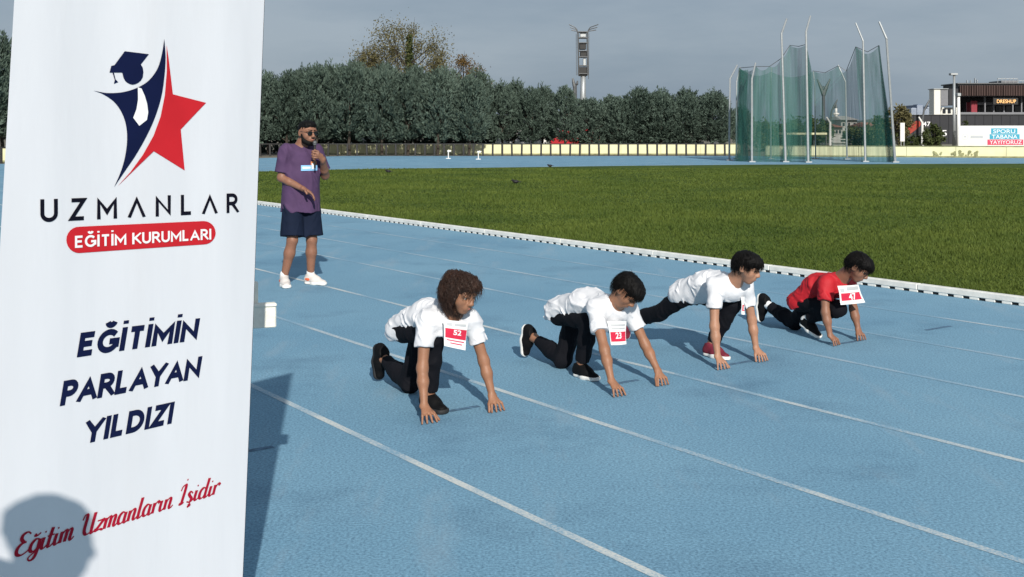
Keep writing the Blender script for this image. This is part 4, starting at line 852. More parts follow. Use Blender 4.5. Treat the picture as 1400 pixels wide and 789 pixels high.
def ground_hand(F_, w, tip, fwd, inner, r=.0078, sz=1.0):
    """hand propped on spread fingertips: palm raised, four fingers forward, thumb to the inner side"""
    w = A(w, float); tip = A([tip[0], tip[1], 0.0]); fwd = unit(fwd); kn = w * .42 + tip * .58 + A([0, 0, .020 * sz]); d = unit(kn - w)
    s_ = unit(inner - d * (d @ inner))
    F_.cone(w, kn, .019 * sz, .015 * sz, .012, s_, 1.75)
    for i, (o, ln, sp) in enumerate([(.030, .98, .55), (.010, 1.10, .18), (-.010, 1.03, -.22), (-.029, .86, -.62)]):
        b = kn + s_ * o * sz; dr = unit(fwd + s_ * sp); L_ = .068 * sz * ln; e = tip + s_ * o * sz * 1.65 + dr * (L_ * .28 - .012); e[2] = r * .9
        mdl = b * .5 + e * .5 + A([0, 0, .017 * sz]); F_.cone(w * .35 + kn * .65 + s_ * o * sz * .8, b, .010 * sz, r * 1.15, .006); F_.cone(b, mdl, r * 1.12, r, .004); F_.cone(mdl, e, r, r * .82, .004)
    tb = w * .72 + kn * .28 + s_ * .018 * sz; tm = tb + s_ * .030 * sz + fwd * .016 * sz; tm[2] = max(tm[2] * .62, .018); te = tm + s_ * .020 * sz + fwd * .022 * sz; te[2] = r
    F_.cone(tb, tm, .0125 * sz, r * 1.25, .010); F_.cone(tm, te, r * 1.2, r, .004)
def curl_hand(F_, w, d, n, s_, sz=1.0, curl=.5, thumb=.5):
    """relaxed or gripping hand: d along the palm, n the palm side, s_ towards the thumb"""
    d, n, s_ = unit(d), unit(n), unit(s_); kn = w + d * .085 * sz; F_.cone(w, kn, .024 * sz, .019 * sz, .015, s_, 1.75)
    for i, (o, ln) in enumerate([(.032, .95), (.011, 1.05), (-.011, 1.0), (-.031, .8)]):
        p_ = kn + s_ * o * sz; a = curl * (.7 + .12 * i)
        for j, (l_, rr) in enumerate(((.040, .0105), (.027, .0095), (.021, .0085))):
            dd = unit(d * math.cos(a) + n * math.sin(a) + s_ * o * 2.2); q_ = p_ + dd * l_ * ln * sz; F_.cone(p_, q_, rr * sz, rr * .92 * sz, .005); p_ = q_; a += curl * 1.05
    tb = w + d * .025 * sz + s_ * .028 * sz; tm = tb + (d * .55 + s_ * .6 + n * thumb) * .04 * sz; te = tm + (d * .75 + n * thumb * 1.3 - s_ * .1) * .032 * sz
    F_.cone(tb, tm, .0145 * sz, .0115 * sz, .012); F_.cone(tm, te, .0115 * sz, .0095 * sz, .004)
def shoe(pr, heel, toe, up, L_, m, msole, wd=.040, lat=None, ankle=None, extra=None):
    heel, toe = A(heel, float), A(toe, float); d = unit(toe - heel); up = unit(up - d * (d @ up)); lt = np.cross(up, d)
    q = lambda a, b, c: heel + d * a * L_ + lt * b * L_ + up * c * L_
    F_ = Field(); cp = [(q(0, 0, .075), -up)]
    F_.cone(q(.10, 0, .16), q(.45, 0, .15), .145 * L_, .15 * L_, .03, lt, 1.0, cp); F_.cone(q(.45, 0, .13), q(.84, 0, .085), .155 * L_, .105 * L_, .03, lt, 1.25, cp)
    F_.cone(q(.16, 0, .2), q(.20, 0, .37), .15 * L_, .165 * L_, .03, None, 1, [(q(.2, 0, .40), unit(up - d * .25))]); F_.cone(q(.30, 0, .30), q(.55, 0, .20), .12 * L_, .11 * L_, .03)
    s_ = fbuild(F_, 'shoe', m, pr, .006)
    G_ = Field(); c2 = [(q(0, 0, 0), -up), (q(0, 0, .105), up)]
    G_.cone(q(.13, 0, .05), q(.48, 0, .05), .155 * L_, .155 * L_, .03, lt, 1.0, c2); G_.cone(q(.48, 0, .05), q(.83, 0, .055), .16 * L_, .14 * L_, .03, lt, 1.25, c2)
    fbuild(G_, 'sole', msole, s_, .006)
    Lc = Field()
    for t in (.38, .46, .54): Lc.cone(q(t, -.085, .335 - (t - .38) * .45), q(t + .02, .085, .335 - (t - .38) * .45), .012 * L_, .012 * L_, .004)
    fbuild(Lc, 'laces', M['shoe_white'] if msole is M['sole_white'] else M['shoe_black'], s_, .004)
    if extra is not None:
        E_ = Field(); E_.ell(q(.20, -.125, .19), (.15 * L_, .065 * L_, .075 * L_), [d, lt, up], .01); E_.ell(q(.20, .125, .19), (.15 * L_, .065 * L_, .075 * L_), [d, lt, up], .01); fbuild(E_, 'overlay', extra, s_, .006)
    return s_

# ------------------------------------------------------------------ the four boys on their marks
def runner(name, label, rt, lt_, J, cfg):
    rt, lt_ = G(*rt), G(*lt_); M0 = (rt + lt_) / 2; M0[2] = 0
    W = lambda p: M0 + FW * p[0] + LT * p[1] + A([0, 0, p[2]])
    pr = thing(name, label, 'person', M0, 'boys crouching at the start')
    sd = cfg.get('front', -1)                                    # side of the forward leg: -1 right, +1 left
    hz = J['hip']; hipF, hipB = W((hz[0], sd * .075, hz[1])), W((hz[0], -sd * .075, hz[1])); pel = W((hz[0], 0, hz[1]))
    shR, shL = W(J['rs']), W(J['ls']); chest = (shR + shL) / 2; spine = unit(chest - pel); back = unit(np.cross(spine, LT)); back = back if back[2] > 0 else -back
    mid = (pel + chest) / 2 + back * cfg.get('arch', .045); lat = unit(shL - shR)
    kF, aF, kB, aB = W(J['fk']), W(J['fa']), W(J['bk']), W(J['ba']); eR, wR, eL, wL = W(J['re']), W(J['rw']), W(J['le']), W(J['lw'])
    hc = W(J['head']); yaw, pit = math.radians(cfg['yaw']), math.radians(cfg['pitch'])
    gz = FW * math.cos(yaw) + LT * math.sin(yaw); f, l, u = frame(gz * math.cos(pit) + A([0, 0, 1]) * math.sin(pit), A([0, 0, 1.]) * math.cos(pit) - gz * math.sin(pit)); H = .208
    neck = chest + spine * .035 + back * .02
    B = Field()
    B.cone(pel, mid, .075, .078, .04, lat, 1.3); B.cone(mid, chest - spine * .03, .078, .082, .04, lat, 1.35); B.cone(shR - lat * -.03, shL - lat * .03, .05, .05, .05)
    B.cone(chest, neck + (hc - neck) * .3, .055, .046, .04)
    for S, E, Wd in ((shR, eR, wR), (shL, eL, wL)):
        B.cone(S, E, .041, .030, .02); B.cone(E, E * .65 + Wd * .35, .030, .0295, .03); B.cone(E * .65 + Wd * .35, Wd, .0295, .0205, .03)
    for Hp, K, An in ((hipF, kF, aF), (hipB, kB, aB)): B.cone(Hp, K, .062, .042, .03); B.cone(K, K * .6 + An * .4, .042, .044, .03); B.cone(K * .6 + An * .4, An, .044, .030, .02)
    inn = cfg.get('inner', .0)
    ground_hand(B, wR, rt + FW * -.01, unit(FW + LT * .25), LT, sz=.92); ground_hand(B, wL, lt_ + FW * -.01, unit(FW + LT * .35), -LT, sz=.92)
    for nm in ('f', 'b'):
        t_, h_, An = W(J[nm + 't']), W(J[nm + 'h']), (aF if nm == 'f' else aB); B.cone(An, h_ * .6 + t_ * .4, .03, .022, .02)
    add_head(B, hc, f, l, u, H, neck)
    fbuild(B, 'body', cfg['skin'], pr, .0052)
    face_parts(pr, hc, f, l, u, H, cfg['hair'], cfg.get('smile', 0), cfg.get('glasses'))
    hair_parts(pr, hc, f, l, u, H, cfg['hair'], cfg['style'], cfg['seed'])
    # shirt
    S = Field(); hem = pel - spine * cfg.get('hem', .085); ex = cfg.get('fat', 0.0)
    hc_ = [(pel - spine * cfg.get('hem', .0) - back * cfg.get('drop', .05), unit(-spine * .22 - back * .97))]
    S.cone(pel - spine * .03, mid, .119 + ex, .098 + ex, .05, lat, 1.38, hc_); S.cone(mid, chest - spine * .02, .098 + ex, .092, .05, lat, 1.26)
    S.cone(shR + lat * .03, shL - lat * .03, .060, .060, .06)
    S.cone(mid - back * .05, chest - back * .045, .06, .065, .05, lat, 1.3)
    for Sh, E in ((shR, eR), (shL, eL)):
        e = Sh + (E - Sh) * cfg.get('sleeve', .55); S.cone(Sh, e, .052, .055, .05, None, 1, [(e, unit(E - Sh))])
    nd_ = unit(hc - neck); S.ell(neck + spine * .045 + nd_ * .025, (.060, .060, .052), None, .012, op='s')
    fbuild(S, 'shirt', cfg['shirt'], pr, .006, folds(.0125, 78, unit(lat * .7 + back * .55 + spine * .45), cfg['seed']))
    # trousers
    T = Field(); T.cone(hipF, hipB, .064, .064, .04); T.cone(pel, pel + spine * .05, .066, .060, .04, lat, 1.2)
    for Hp, K, An, ta in ((hipF, kF, aF, J.get('fcut', .93)), (hipB, kB, aB, J.get('bcut', .90))):
        e = K + (An - K) * ta; T.cone(Hp, K, .076, .060, .03); T.cone(K, K * .5 + e * .5, .060, .056, .03); T.cone(K * .5 + e * .5, e, .056, .043, .02, None, 1, [(e, unit(An - K))])
    fbuild(T, 'trousers', M['pants_black'], pr, .0065, folds(.010, 70, unit(kF - hipF), cfg['seed'] + 5))
    if cfg.get('socks'):
        for K, An in ((kF, aF), (kB, aB)): F_ = Field(); F_.cone(K * .12 + An * .88, An + unit(An - K) * .03, .037, .036, .01); fbuild(F_, 'sock', M['sock_white'], pr, .006)
    for nm in ('f', 'b'):
        t_, h_ = W(J[nm + 't']), W(J[nm + 'h']); An = aF if nm == 'f' else aB
        shoe(pr, h_, t_, An - h_, np.linalg.norm(t_ - h_), cfg['shoe'], cfg['sole'])
    # race bib pinned on the chest
    if 'bib' in cfg:
        bf = cfg['bibf']; C4 = []
        for x, y in cfg['bib']:
            r_ = ray(x, y); t_ = (FW @ (M0 + FW * bf)) / (FW @ r_); C4.append(CAMP + r_ * t_)
        nrm = unit(np.cross(C4[1] - C4[0], C4[3] - C4[0])); nrm = nrm if nrm @ FW > 0 else -nrm
        def bp(a, b, o=0.0):                                     # a right, b down
            p_ = (C4[0] * (1 - a) + C4[1] * a) * (1 - b) + (C4[3] * (1 - a) + C4[2] * a) * b; return p_ + nrm * (o + .010 * math.sin(a * 3.1) + .004 * math.sin(b * 5 + a * 2))
        n_ = 8; V = [bp(i / n_, j / n_, o) for o in (0, -.0015) for j in range(n_ + 1) for i in range(n_ + 1)]; m_ = n_ + 1; Fc = [(j * m_ + i, (j + 1) * m_ + i, (j + 1) * m_ + i + 1, j * m_ + i + 1) for j in range(n_) for i in range(n_)]
        bo = part('race_bib', V, Fc + [tuple(k + m_ * m_ for k in q_[::-1]) for q_ in Fc], M['paper'], pr, True)
        def patch(a0, b0, a1, b1, m, nm, o):
            V = [bp(a0 + (a1 - a0) * i / 6, b0 + (b1 - b0) * j / 4, o) for j in range(5) for i in range(7)]; part(nm, V, [(j * 7 + i, (j + 1) * 7 + i, (j + 1) * 7 + i + 1, j * 7 + i + 1) for j in range(4) for i in range(6)], m, bo)
        patch(*cfg['redbox'], M['bib_red'], 'red_block', .0015)
        v, fc = glyphs(cfg['num'], .03); a0, b0, a1, b1 = cfg['numbox']; part('number', [bp(a0 + (a1 - a0) * x, b1 + (b0 - b1) * y, .003) for x, y, _ in v], fc, M['white_print'], bo)
        for (a0, b0, a1, b1) in cfg.get('bars', []): patch(a0, b0, a1, b1, M['grey_print'] if b0 < .3 else M['pink_print'], 'print_line', .0015)
    return pr
K1 = dict(hip=(-.585, .435), rs=(-.19, -.15, .555), ls=(-.165, .15, .535), re=(-.155, -.195, .285), rw=(-.085, -.225, .085), le=(-.125, .215, .285), lw=(-.06, .23, .09), head=(-.045, 0, .715),
          fk=(-.205, -.08, .475), fa=(-.295, -.06, .10), fh=(-.375, -.055, .003), ft=(-.125, -.05, .003), bk=(-.735, .06, .062), ba=(-1.07, .055, .165), bh=(-1.155, .05, .245), bt=(-1.135, .05, .005), bcut=.88)
runner('person', 'crouching boy with brown curly hair, white shirt and bib 52', (588, 580), (682, 564), K1, dict(front=-1, drop=.065, yaw=14, pitch=-20, skin=M['skin_a'], hair=M['hair_brown'], style='curly', seed=3, shirt=M['shirt_white'], shoe=M['shoe_black'], sole=M['sole_black'],
       bib=[(606, 437), (640, 440), (636, 479), (608, 473)], bibf=-.055, redbox=(.04, .30, .98, .66), num='52', numbox=(.36, .33, .72, .52), bars=[(.1, .72, .9, .76), (.25, .82, .8, .86), (.1, .08, .3, .2), (.4, .1, .9, .18)]))
K2 = dict(hip=(-.765, .405), rs=(-.30, -.15, .505), ls=(-.30, .15, .475), re=(-.145, -.195, .265), rw=(-.055, -.215, .085), le=(-.215, .215, .245), lw=(-.09, .215, .09), head=(-.155, 0, .625),
          fk=(-.435, -.075, .40), fa=(-.545, -.06, .10), fh=(-.615, -.055, .003), ft=(-.375, -.05, .003), bk=(-.86, .03, .062), ba=(-1.19, .02, .165), bh=(-1.29, .01, .245), bt=(-1.30, .01, .006), bcut=.86)
runner('person', 'crouching boy with black hair, white shirt and bib 23', (848, 543), (908, 528), K2, dict(front=-1, yaw=30, pitch=-55, skin=M['skin_a'], hair=M['hair_black'], style='short', seed=5, shirt=M['shirt_white'], shoe=M['shoe_black'], sole=M['sole_white'], arch=.05,
       bib=[(830, 439), (856, 439), (856, 470.5), (836, 472)], bibf=-.195, redbox=(.04, .45, .96, .86), num='23', numbox=(.30, .47, .66, .74), bars=[(.12, .12, .9, .2), (.12, .28, .9, .33), (.72, .6, .86, .78)]))
K3 = dict(hip=(-.53, .445), rs=(-.145, -.15, .56), ls=(-.125, .15, .54), re=(-.10, -.195, .285), rw=(-.05, -.215, .085), le=(-.125, .215, .285), lw=(-.085, .215, .09), head=(.025, 0, .70),
          fk=(-.185, .08, .415), fa=(-.365, .05, .10), fh=(-.43, .045, .003), ft=(-.18, .04, .003), bk=(-.80, -.07, .275), ba=(-1.13, -.07, .185), bh=(-1.215, -.065, .24), bt=(-1.205, -.06, .006), bcut=.93)
runner('person', 'smiling crouching boy in white shirt with maroon shoes', (989, 506), (1045, 495), K3, dict(front=1, yaw=28, pitch=-22, skin=M['skin_b'], hair=M['hair_black'], style='short', seed=8, shirt=M['shirt_white'], shoe=M['shoe_maroon'], sole=M['sole_white'], smile=1.0, arch=.045,
       bib=[(1013, 406), (1017.5, 405), (1018, 430), (1014.5, 430)], bibf=-.06, redbox=(.1, .45, .9, .8), num='1', numbox=(.35, .5, .6, .75)))
K4 = dict(hip=(-.42, .285), rs=(-.125, -.15, .465), ls=(-.12, .15, .445), re=(-.09, -.185, .245), rw=(-.045, -.185, .075), le=(-.11, .185, .235), lw=(-.06, .18, .08), head=(.075, 0, .605),
          fk=(-.05, -.085, .275), fa=(-.36, -.07, .15), fh=(-.435, -.065, .10), ft=(-.235, -.06, .003), bk=(-.66, .12, .062), ba=(-.955, .12, .175), bh=(-1.045, .12, .255), bt=(-1.045, .12, .005), bcut=.86)
runner('person', 'crouching boy in red shirt and glasses with bib 47', (1145, 473), (1179, 466), K4, dict(front=-1, yaw=28, pitch=-40, skin=M['skin_c'], hair=M['hair_black'], style='short', seed=12, shirt=M['shirt_red'], shoe=M['shoe_black'], sole=M['sole_white'], glasses='clear', socks=True, arch=.05,
       bib=[(1145, 391), (1173, 389), (1182.5, 413.5), (1150, 417)], bibf=.06, redbox=(.06, .40, .92, .80), num='47', numbox=(.36, .42, .68, .78), bars=[(.06, .14, .22, .32), (.34, .08, .92, .26)]))
# ------------------------------------------------------------------ standing people
def stander(name, label, base, face, J, cfg):
    base = A(base, float); f0 = unit(face); l0 = np.cross([0, 0, 1.], f0); W = lambda p: base + f0 * p[0] + l0 * p[1] + A([0, 0, p[2]])
    pr = thing(name, label, 'person', base); vx = cfg.get('vox', .006)
    g = {k: W(v) for k, v in J.items()}; pel = (g['rh'] + g['lh']) / 2; chest = (g['rs'] + g['ls']) / 2; mid = (pel + chest) / 2; lat = unit(g['ls'] - g['rs']); up = unit(chest - pel)
    yaw, pit = math.radians(cfg['yaw']), math.radians(cfg['pitch']); gz = f0 * math.cos(yaw) + l0 * math.sin(yaw)
    f, l, u = frame(gz * math.cos(pit) + A([0, 0, 1.]) * math.sin(pit), A([0, 0, 1.]) * math.cos(pit) - gz * math.sin(pit)); hc = g['head']; H = cfg['H']; neck = chest + A([0, 0, .03])
    B = Field(); B.cone(pel, mid, .105, .105, .05, lat, 1.35); B.cone(mid, chest - up * .06, .105, .115, .05, lat, 1.4); B.cone(g['rs'] + lat * .04, g['ls'] - lat * .04, .06, .06, .06); B.cone(chest, neck + (hc - neck) * .3, .075, .06, .05)
    for s in 'rl':
        S, E, Wd = g[s + 's'], g[s + 'e'], g[s + 'w']; B.cone(S, E, .058, .044, .02); B.cone(E, E * .65 + Wd * .35, .046, .043, .02); B.cone(E * .65 + Wd * .35, Wd, .043, .028, .02)
        Hp, K, An = g[s + 'h'], g[s + 'k'], g[s + 'a']; B.cone(Hp, K, .085, .056, .03); B.cone(K, K * .65 + An * .35, .055, .058, .03); B.cone(K * .65 + An * .35, An, .056, .036, .03); B.cone(An, An - A([0, 0, .05]), .036, .03, .02)
        hd_ = cfg['hand'][s]; curl_hand(B, Wd, *[f0 * a + l0 * b + A([0, 0, c_]) for a, b, c_ in hd_[:3]], 1.08, hd_[3], hd_[4])
    add_head(B, hc, f, l, u, H, neck, 1.05); fbuild(B, 'body', cfg['skin'], pr, vx)
    face_parts(pr, hc, f, l, u, H, cfg['hair'], 0, cfg.get('glasses')); hair_parts(pr, hc, f, l, u, H, cfg['hair'], cfg.get('style', 'man'), 4)
    if cfg.get('beard'):
        q = lambda a, b, d_: hc + f * a * H + l * b * H + u * d_ * H; F_ = Field(); F_.ell(q(.22, 0, -.40), (.165 * H, .175 * H, .125 * H), [f, l, u], .03)
        for s in (-1, 1): F_.cone(q(.03, s * .30, -.08), q(.12, s * .22, -.34), .055 * H, .095 * H, .03); F_.cone(q(.12, s * .22, -.34), q(.27, s * .09, -.42), .10 * H, .10 * H, .03)
        F_.cone(q(.385, -.10, -.225), q(.40, 0, -.20), .022 * H, .026 * H, .02); F_.cone(q(.40, 0, -.20), q(.385, .10, -.225), .026 * H, .022 * H, .02); fbuild(F_, 'beard', cfg['hair'], pr, .005, lambda x, y, z: .0025 * np.sin(x * 330) * np.sin(y * 310) * np.sin(z * 300))
    S = Field(); hem = A([0, 0, base[2] + cfg['hem']]); cp = [(hem, A([0, 0, -1.]))]
    S.cone(A([*pel[:2], base[2] + cfg['hem'] - .04]), mid, .170, .152, .05, lat, 1.34, cp); S.cone(mid, chest - up * .06, .152, .135, .05, lat, 1.26, cp); S.cone(g['rs'] + lat * .045, g['ls'] - lat * .045, .072, .072, .06)
    for s in 'rl':
        Sh, E = g[s + 's'], g[s + 'e']; e = Sh + (E - Sh) * cfg.get('sleeve', .82); S.cone(Sh, e, .072, .085, .05, None, 1, [(e, unit(E - Sh))])
    S.ell(neck + A([0, 0, .07]) + f0 * .03, (.085, .085, .06), None, .012, op='s'); so_ = fbuild(S, 'shirt', cfg['shirt'], pr, vx + .001, folds(.016, 42, A([.6, .2, .3]), 6))
    T = Field(); T.cone(g['rh'], g['lh'], .098, .098, .05); T.cone(pel, pel + up * .08, .115, .11, .04, lat, 1.3)
    for s in 'rl':
        Hp, K, An = g[s + 'h'], g[s + 'k'], g[s + 'a']; e = Hp + (K - Hp) * cfg['leg'] if cfg['leg'] <= 1 else K + (An - K) * (cfg['leg'] - 1)
        if cfg['leg'] <= 1: T.cone(Hp, e, .106, .126, .04, None, 1, [(e, unit(K - Hp))])
        else: T.cone(Hp, K, .105, .08, .04); T.cone(K, e, .08, .062, .03, None, 1, [(e, unit(An - K))])
    fbuild(T, 'shorts' if cfg['leg'] <= 1 else 'trousers', cfg['pants'], pr, vx + .001, folds(.010, 45, A([1, .3, .1]), 9))
    for s in 'rl':
        An = g[s + 'a']; td = cfg['toe'][s]; td = unit(f0 * td[0] + l0 * td[1]); hl_ = A([An[0], An[1], base[2] + .003]) - td * .065; shoe(pr, hl_, hl_ + td * cfg.get('foot', .285), A([0, 0, 1.]), cfg.get('foot', .285), cfg['shoe'], M['sole_white'], extra=cfg.get('extra'))
        if cfg.get('socks'): F_ = Field(); F_.cone(An + A([0, 0, .035]), An - A([0, 0, .03]), .044, .042, .01); fbuild(F_, 'sock', M['sock_white'], pr, .007)
    return pr, g, f0, l0, so_
mbase = A([-2.29, 12.15, 0.0]); mface = A([.58, -.82, 0])
JM = dict(rh=(0, -.10, .92), lh=(0, .10, .92), rk=(.07, -.135, .50), lk=(.05, .10, .49), ra=(-.02, -.19, .095), la=(.0, .11, .095), rs=(0, -.185, 1.455), ls=(0, .185, 1.455), re=(-.01, -.225, 1.17), rw=(.22, -.08, 1.055), le=(.05, .26, 1.185), lw=(.255, .135, 1.365), head=(.115, .02, 1.655))
pm_, g, f0, l0, so_ = stander('person', 'bearded announcer in purple shirt and navy shorts with microphone', mbase, mface, JM, dict(yaw=10, pitch=-6, H=.25, skin=M['skin_c'], hair=M['hair_black'], beard=True, glasses='dark', shirt=M['shirt_purple'], pants=M['shorts_navy'], hem=.80, leg=.90, shoe=M['shoe_white'], extra=M['shoe_orange'], socks=True,
    hand=dict(r=((.55, .62, -.45), (.2, -.5, -.75), (.75, -.55, .3), .35, .4), l=((.15, -.45, .35), (-.35, -.6, -.1), (.2, .05, .95), 1.15, .9)), toe=dict(r=(.95, -.25), l=(.9, .45))))
# chest print follows the shirt front
lw_ = M['sky_print']
def cprint(u0, u1, z0, z1, m, nm, off=0.0, nn=6):
    V = []
    for j in range(3):
        for i in range(nn + 1):
            uu = u0 + (u1 - u0) * i / nn; zz = z0 + (z1 - z0) * j / 2; dp = .168 * math.sqrt(max(0, 1 - (uu / .225) ** 2)) + off; V.append(mbase + f0 * dp + l0 * uu + A([0, 0, zz]))
    return part(nm, V, [(j * (nn + 1) + i, j * (nn + 1) + i + 1, (j + 1) * (nn + 1) + i + 1, (j + 1) * (nn + 1) + i) for j in range(2) for i in range(nn)], m, so_)
M['logo_blue'] = mat('pale_blue_print', (.25, .50, .78), .6, .06); M['logo_orange'] = mat('orange_print', (.65, .22, .08), .6, .06)
cprint(-.075, .125, 1.245, 1.305, M['logo_blue'], 'logo_block'); cprint(-.06, .03, 1.268, 1.288, M['white_print'], 'logo_lettering', .003); cprint(.035, .11, 1.305, 1.345, M['logo_orange'], 'logo_sun'); cprint(.045, .085, 1.262, 1.325, M['white_print'], 'logo_figure', .004)
hw = g['lw'] + f0 * .0 ; tipm = g['lw'] + f0 * -.02 + l0 * -.085 + A([0, 0, .03])
mic = thing('microphone', 'black handheld microphone held up to the announcer face', 'microphone', tipm + A([0, 0, -.10]))
MB().tube([tipm + A([0, 0, -.12]), tipm + A([0, 0, .02]), tipm + A([0, 0, .13])], [.010, .012, .014], 10).build('handle', M['black_metal'], mic, True)
MB().ball(tipm + A([0, 0, .150]), .023, 12, 8, (1, 1, 1.1)).build('grille', M['steel_dark'], mic, True); MB().tube([tipm + A([0, 0, .125]), tipm + A([0, 0, .138])], .019, 12).build('collar', M['steel_dark'], mic, True)
JB = dict(rh=(0, -.09, .86), lh=(0, .09, .86), rk=(.02, -.10, .46), lk=(.02, .10, .46), ra=(0, -.11, .09), la=(0, .11, .09), rs=(0, -.18, 1.32), ls=(0, .18, 1.32), re=(-.03, -.24, 1.05), rw=(.08, -.25, .83), le=(-.03, .24, 1.05), lw=(.08, .25, .83), head=(.03, 0, 1.53))
stander('person', 'bystander at left whose head shadow falls on the banner', (-.935, 1.16, 0), (.75, .66, 0), JB, dict(vox=.010, yaw=-12, pitch=-8, H=.205, skin=M['skin_b'], hair=M['hair_black'], style='man', shirt=M['shirt_purple'], pants=M['pants_black'], hem=.76, leg=1.9, sleeve=.8, shoe=M['shoe_white'], foot=.26,
    hand=dict(r=((.1, 0, -1), (0, 1, 0), (1, 0, .1), .35, .3), l=((.1, 0, -1), (0, -1, 0), (1, 0, .1), .35, .3)), toe=dict(r=(1, -.15), l=(1, .15))))
# ------------------------------------------------------------------ roll-up banner
BD = unit([.562, .827, 0]); BN = A([BD[1], -BD[0], 0]); BO = A([-1.295, 2.87, 0.0])
def b_uv(x, y): r = ray(x, y); t = (BN @ (BO - CAMP)) / (BN @ r); q = CAMP + r * t; return A([(q - BO) @ BD, q[2]])
def wave(u, v): return .0022 * math.sin(u * 9 + v * 1.1) + .0016 * math.sin(u * 21 - v * .7) * (.4 + .6 * max(0, v - 1.0)) + .0018 * math.sin(v * 2.3)
def b_pt(u, v, off=0.0): return BO + BD * u + A([0, 0, v]) + BN * (wave(u, v) + off)
def edge(pa, pb, v): a, b = b_uv(*pa), b_uv(*pb); return a[0] + (b[0] - a[0]) * (v - a[1]) / (b[1] - a[1])
eL = lambda v: edge((20, 0), (0, 330), v); eR = lambda v: edge((363, 0), (331, 789), v)
VT = 2.19
bn_ = thing('roll_up_banner', 'tall white roll-up banner with navy and red star logo', 'banner', b_pt(.35, 0))
nu, nv = 26, 60; V = []
for o in (0.0, -.0012):
    for j in range(nv + 1):
        v = .10 + (VT - .10) * j / nv
        for i in range(nu + 1): u0, u1 = eL(v), eR(v); V.append(b_pt(u0 + (u1 - u0) * i / nu, v, o))
m_ = nu + 1; Fc = [(j * m_ + i, j * m_ + i + 1, (j + 1) * m_ + i + 1, (j + 1) * m_ + i) for j in range(nv) for i in range(nu)]; k_ = m_ * (nv + 1)
pn = part('fabric_panel', V, Fc, M['banner'], bn_, True); pn.data.update()
# one sheet is enough for cloth; trim bars give it its edges
V1 = pn.data
MB().tube([b_pt(eL(VT) - .004, VT, -.004), b_pt(eR(VT) + .004, VT, -.004)], .013, 8).build('top_bar', M['steel'], bn_, True)
cb = (b_pt(eL(.05), .05) + b_pt(eR(.05), .05)) / 2; dbar = unit(b_pt(eR(.05), .05) - b_pt(eL(.05), .05))
MB().bevbox(cb - BN * .03, (.90, .13, .095), .02, X=unit(dbar * A([1, 1, 0]))).build('base_cassette', M['steel'], bn_)
for s in (-1, 1): MB().bevbox(cb + unit(dbar * A([1, 1, 0])) * s * .25 - BN * .02 - A([0, 0, .035]), (.035, .42, .022), .006, X=unit(dbar * A([1, 1, 0]))).build('foot', M['steel_dark'], bn_)
um = lambda v: (eL(v) + eR(v)) / 2
MB().tube([b_pt(um(.08), .08, -.03), b_pt(um(1.1), 1.1, -.03), b_pt(um(VT - .01), VT - .01, -.02)], .012, 8).build('support_pole', M['steel'], bn_, True)
MB().tube([b_pt(eR(v) + .003, v, -.006) for v in np.linspace(.10, VT, 12)], .0035, 6).build('edge_hem', M['black_print'], bn_, True)
MB().tube([b_pt(eR(v) + .002, v, -.010) for v in np.linspace(.10, .62, 6)], .005, 6).build('edge_rod', M['steel'], bn_, True)
def bprint(nm, pts2, faces, m, off): return part(nm, [b_pt(u, v, off) for u, v in pts2], faces, m, pn)
def smooth_poly(pts, n=6):                                       # closed Catmull-Rom; points given twice stay sharp
    out = []; N = len(pts)
    for i in range(N):
        p0, p1, p2, p3 = [A(pts[(i + k) % N], float) for k in (-1, 0, 1, 2)]
        if np.allclose(p1, p2): continue
        if np.allclose(p0, p1): p0 = p1
        for j in range(n):
            t = j / n; out.append(.5 * ((2 * p1) + (-p0 + p2) * t + (2 * p0 - 5 * p1 + 4 * p2 - p3) * t * t + (-p0 + 3 * p1 - 3 * p2 + p3) * t ** 3))
    return out
from mathutils.geometry import tessellate_polygon
def bpoly(nm, pts_px, m, off):
    uv = [b_uv(x, y) for x, y in pts_px]; tr = tessellate_polygon([[Vector((a, b, 0)) for a, b in uv]]); tr = [t if (uv[t[1]][0] - uv[t[0]][0]) * (uv[t[2]][1] - uv[t[0]][1]) - (uv[t[1]][1] - uv[t[0]][1]) * (uv[t[2]][0] - uv[t[0]][0]) > 0 else t[::-1] for t in tr]
    out = []; uv = [A(q, float) for q in uv]; st = [tuple(t) for t in tr]
    while st:                                                    # split long triangles so that the print lies on the cloth
        t = st.pop(); e = [np.linalg.norm(uv[t[k]] - uv[t[(k + 1) % 3]]) for k in range(3)]; k = int(np.argmax(e))
        if e[k] < .035: out.append(t); continue
        a_, b_, c_ = t[k], t[(k + 1) % 3], t[(k + 2) % 3]; uv.append((uv[a_] + uv[b_]) / 2); n = len(uv) - 1; st += [(a_, n, c_), (n, b_, c_)]
    return bprint(nm, uv, out, m, off)
LG = lambda P_: [(110 + x / 3.43, 40 + y / 3.43) for x, y in P_]
def dbl(P_, sharp): return [q for i, q in enumerate(P_) for q in ([q, q] if i in sharp else [q])]
fig = [(65, 288), (130, 299), (200, 295), (265, 275), (320, 240), (360, 185), (380, 120), (392, 45), (398, 120), (395, 200), (380, 310), (350, 410), (310, 500), (260, 590), (210, 665), (160, 740), (190, 670), (210, 600), (220, 520), (215, 450), (195, 390), (160, 340), (110, 305)]
bpoly('graduate_figure', LG(smooth_poly(dbl(fig, {0, 7, 15}))), M['navy'], .0016)
bpoly('necktie', LG([(268, 272), (285, 278), (300, 312), (311, 350), (316, 390), (310, 425), (275, 453), (247, 415), (262, 375), (269, 330)]), M['white_print'], .0028)
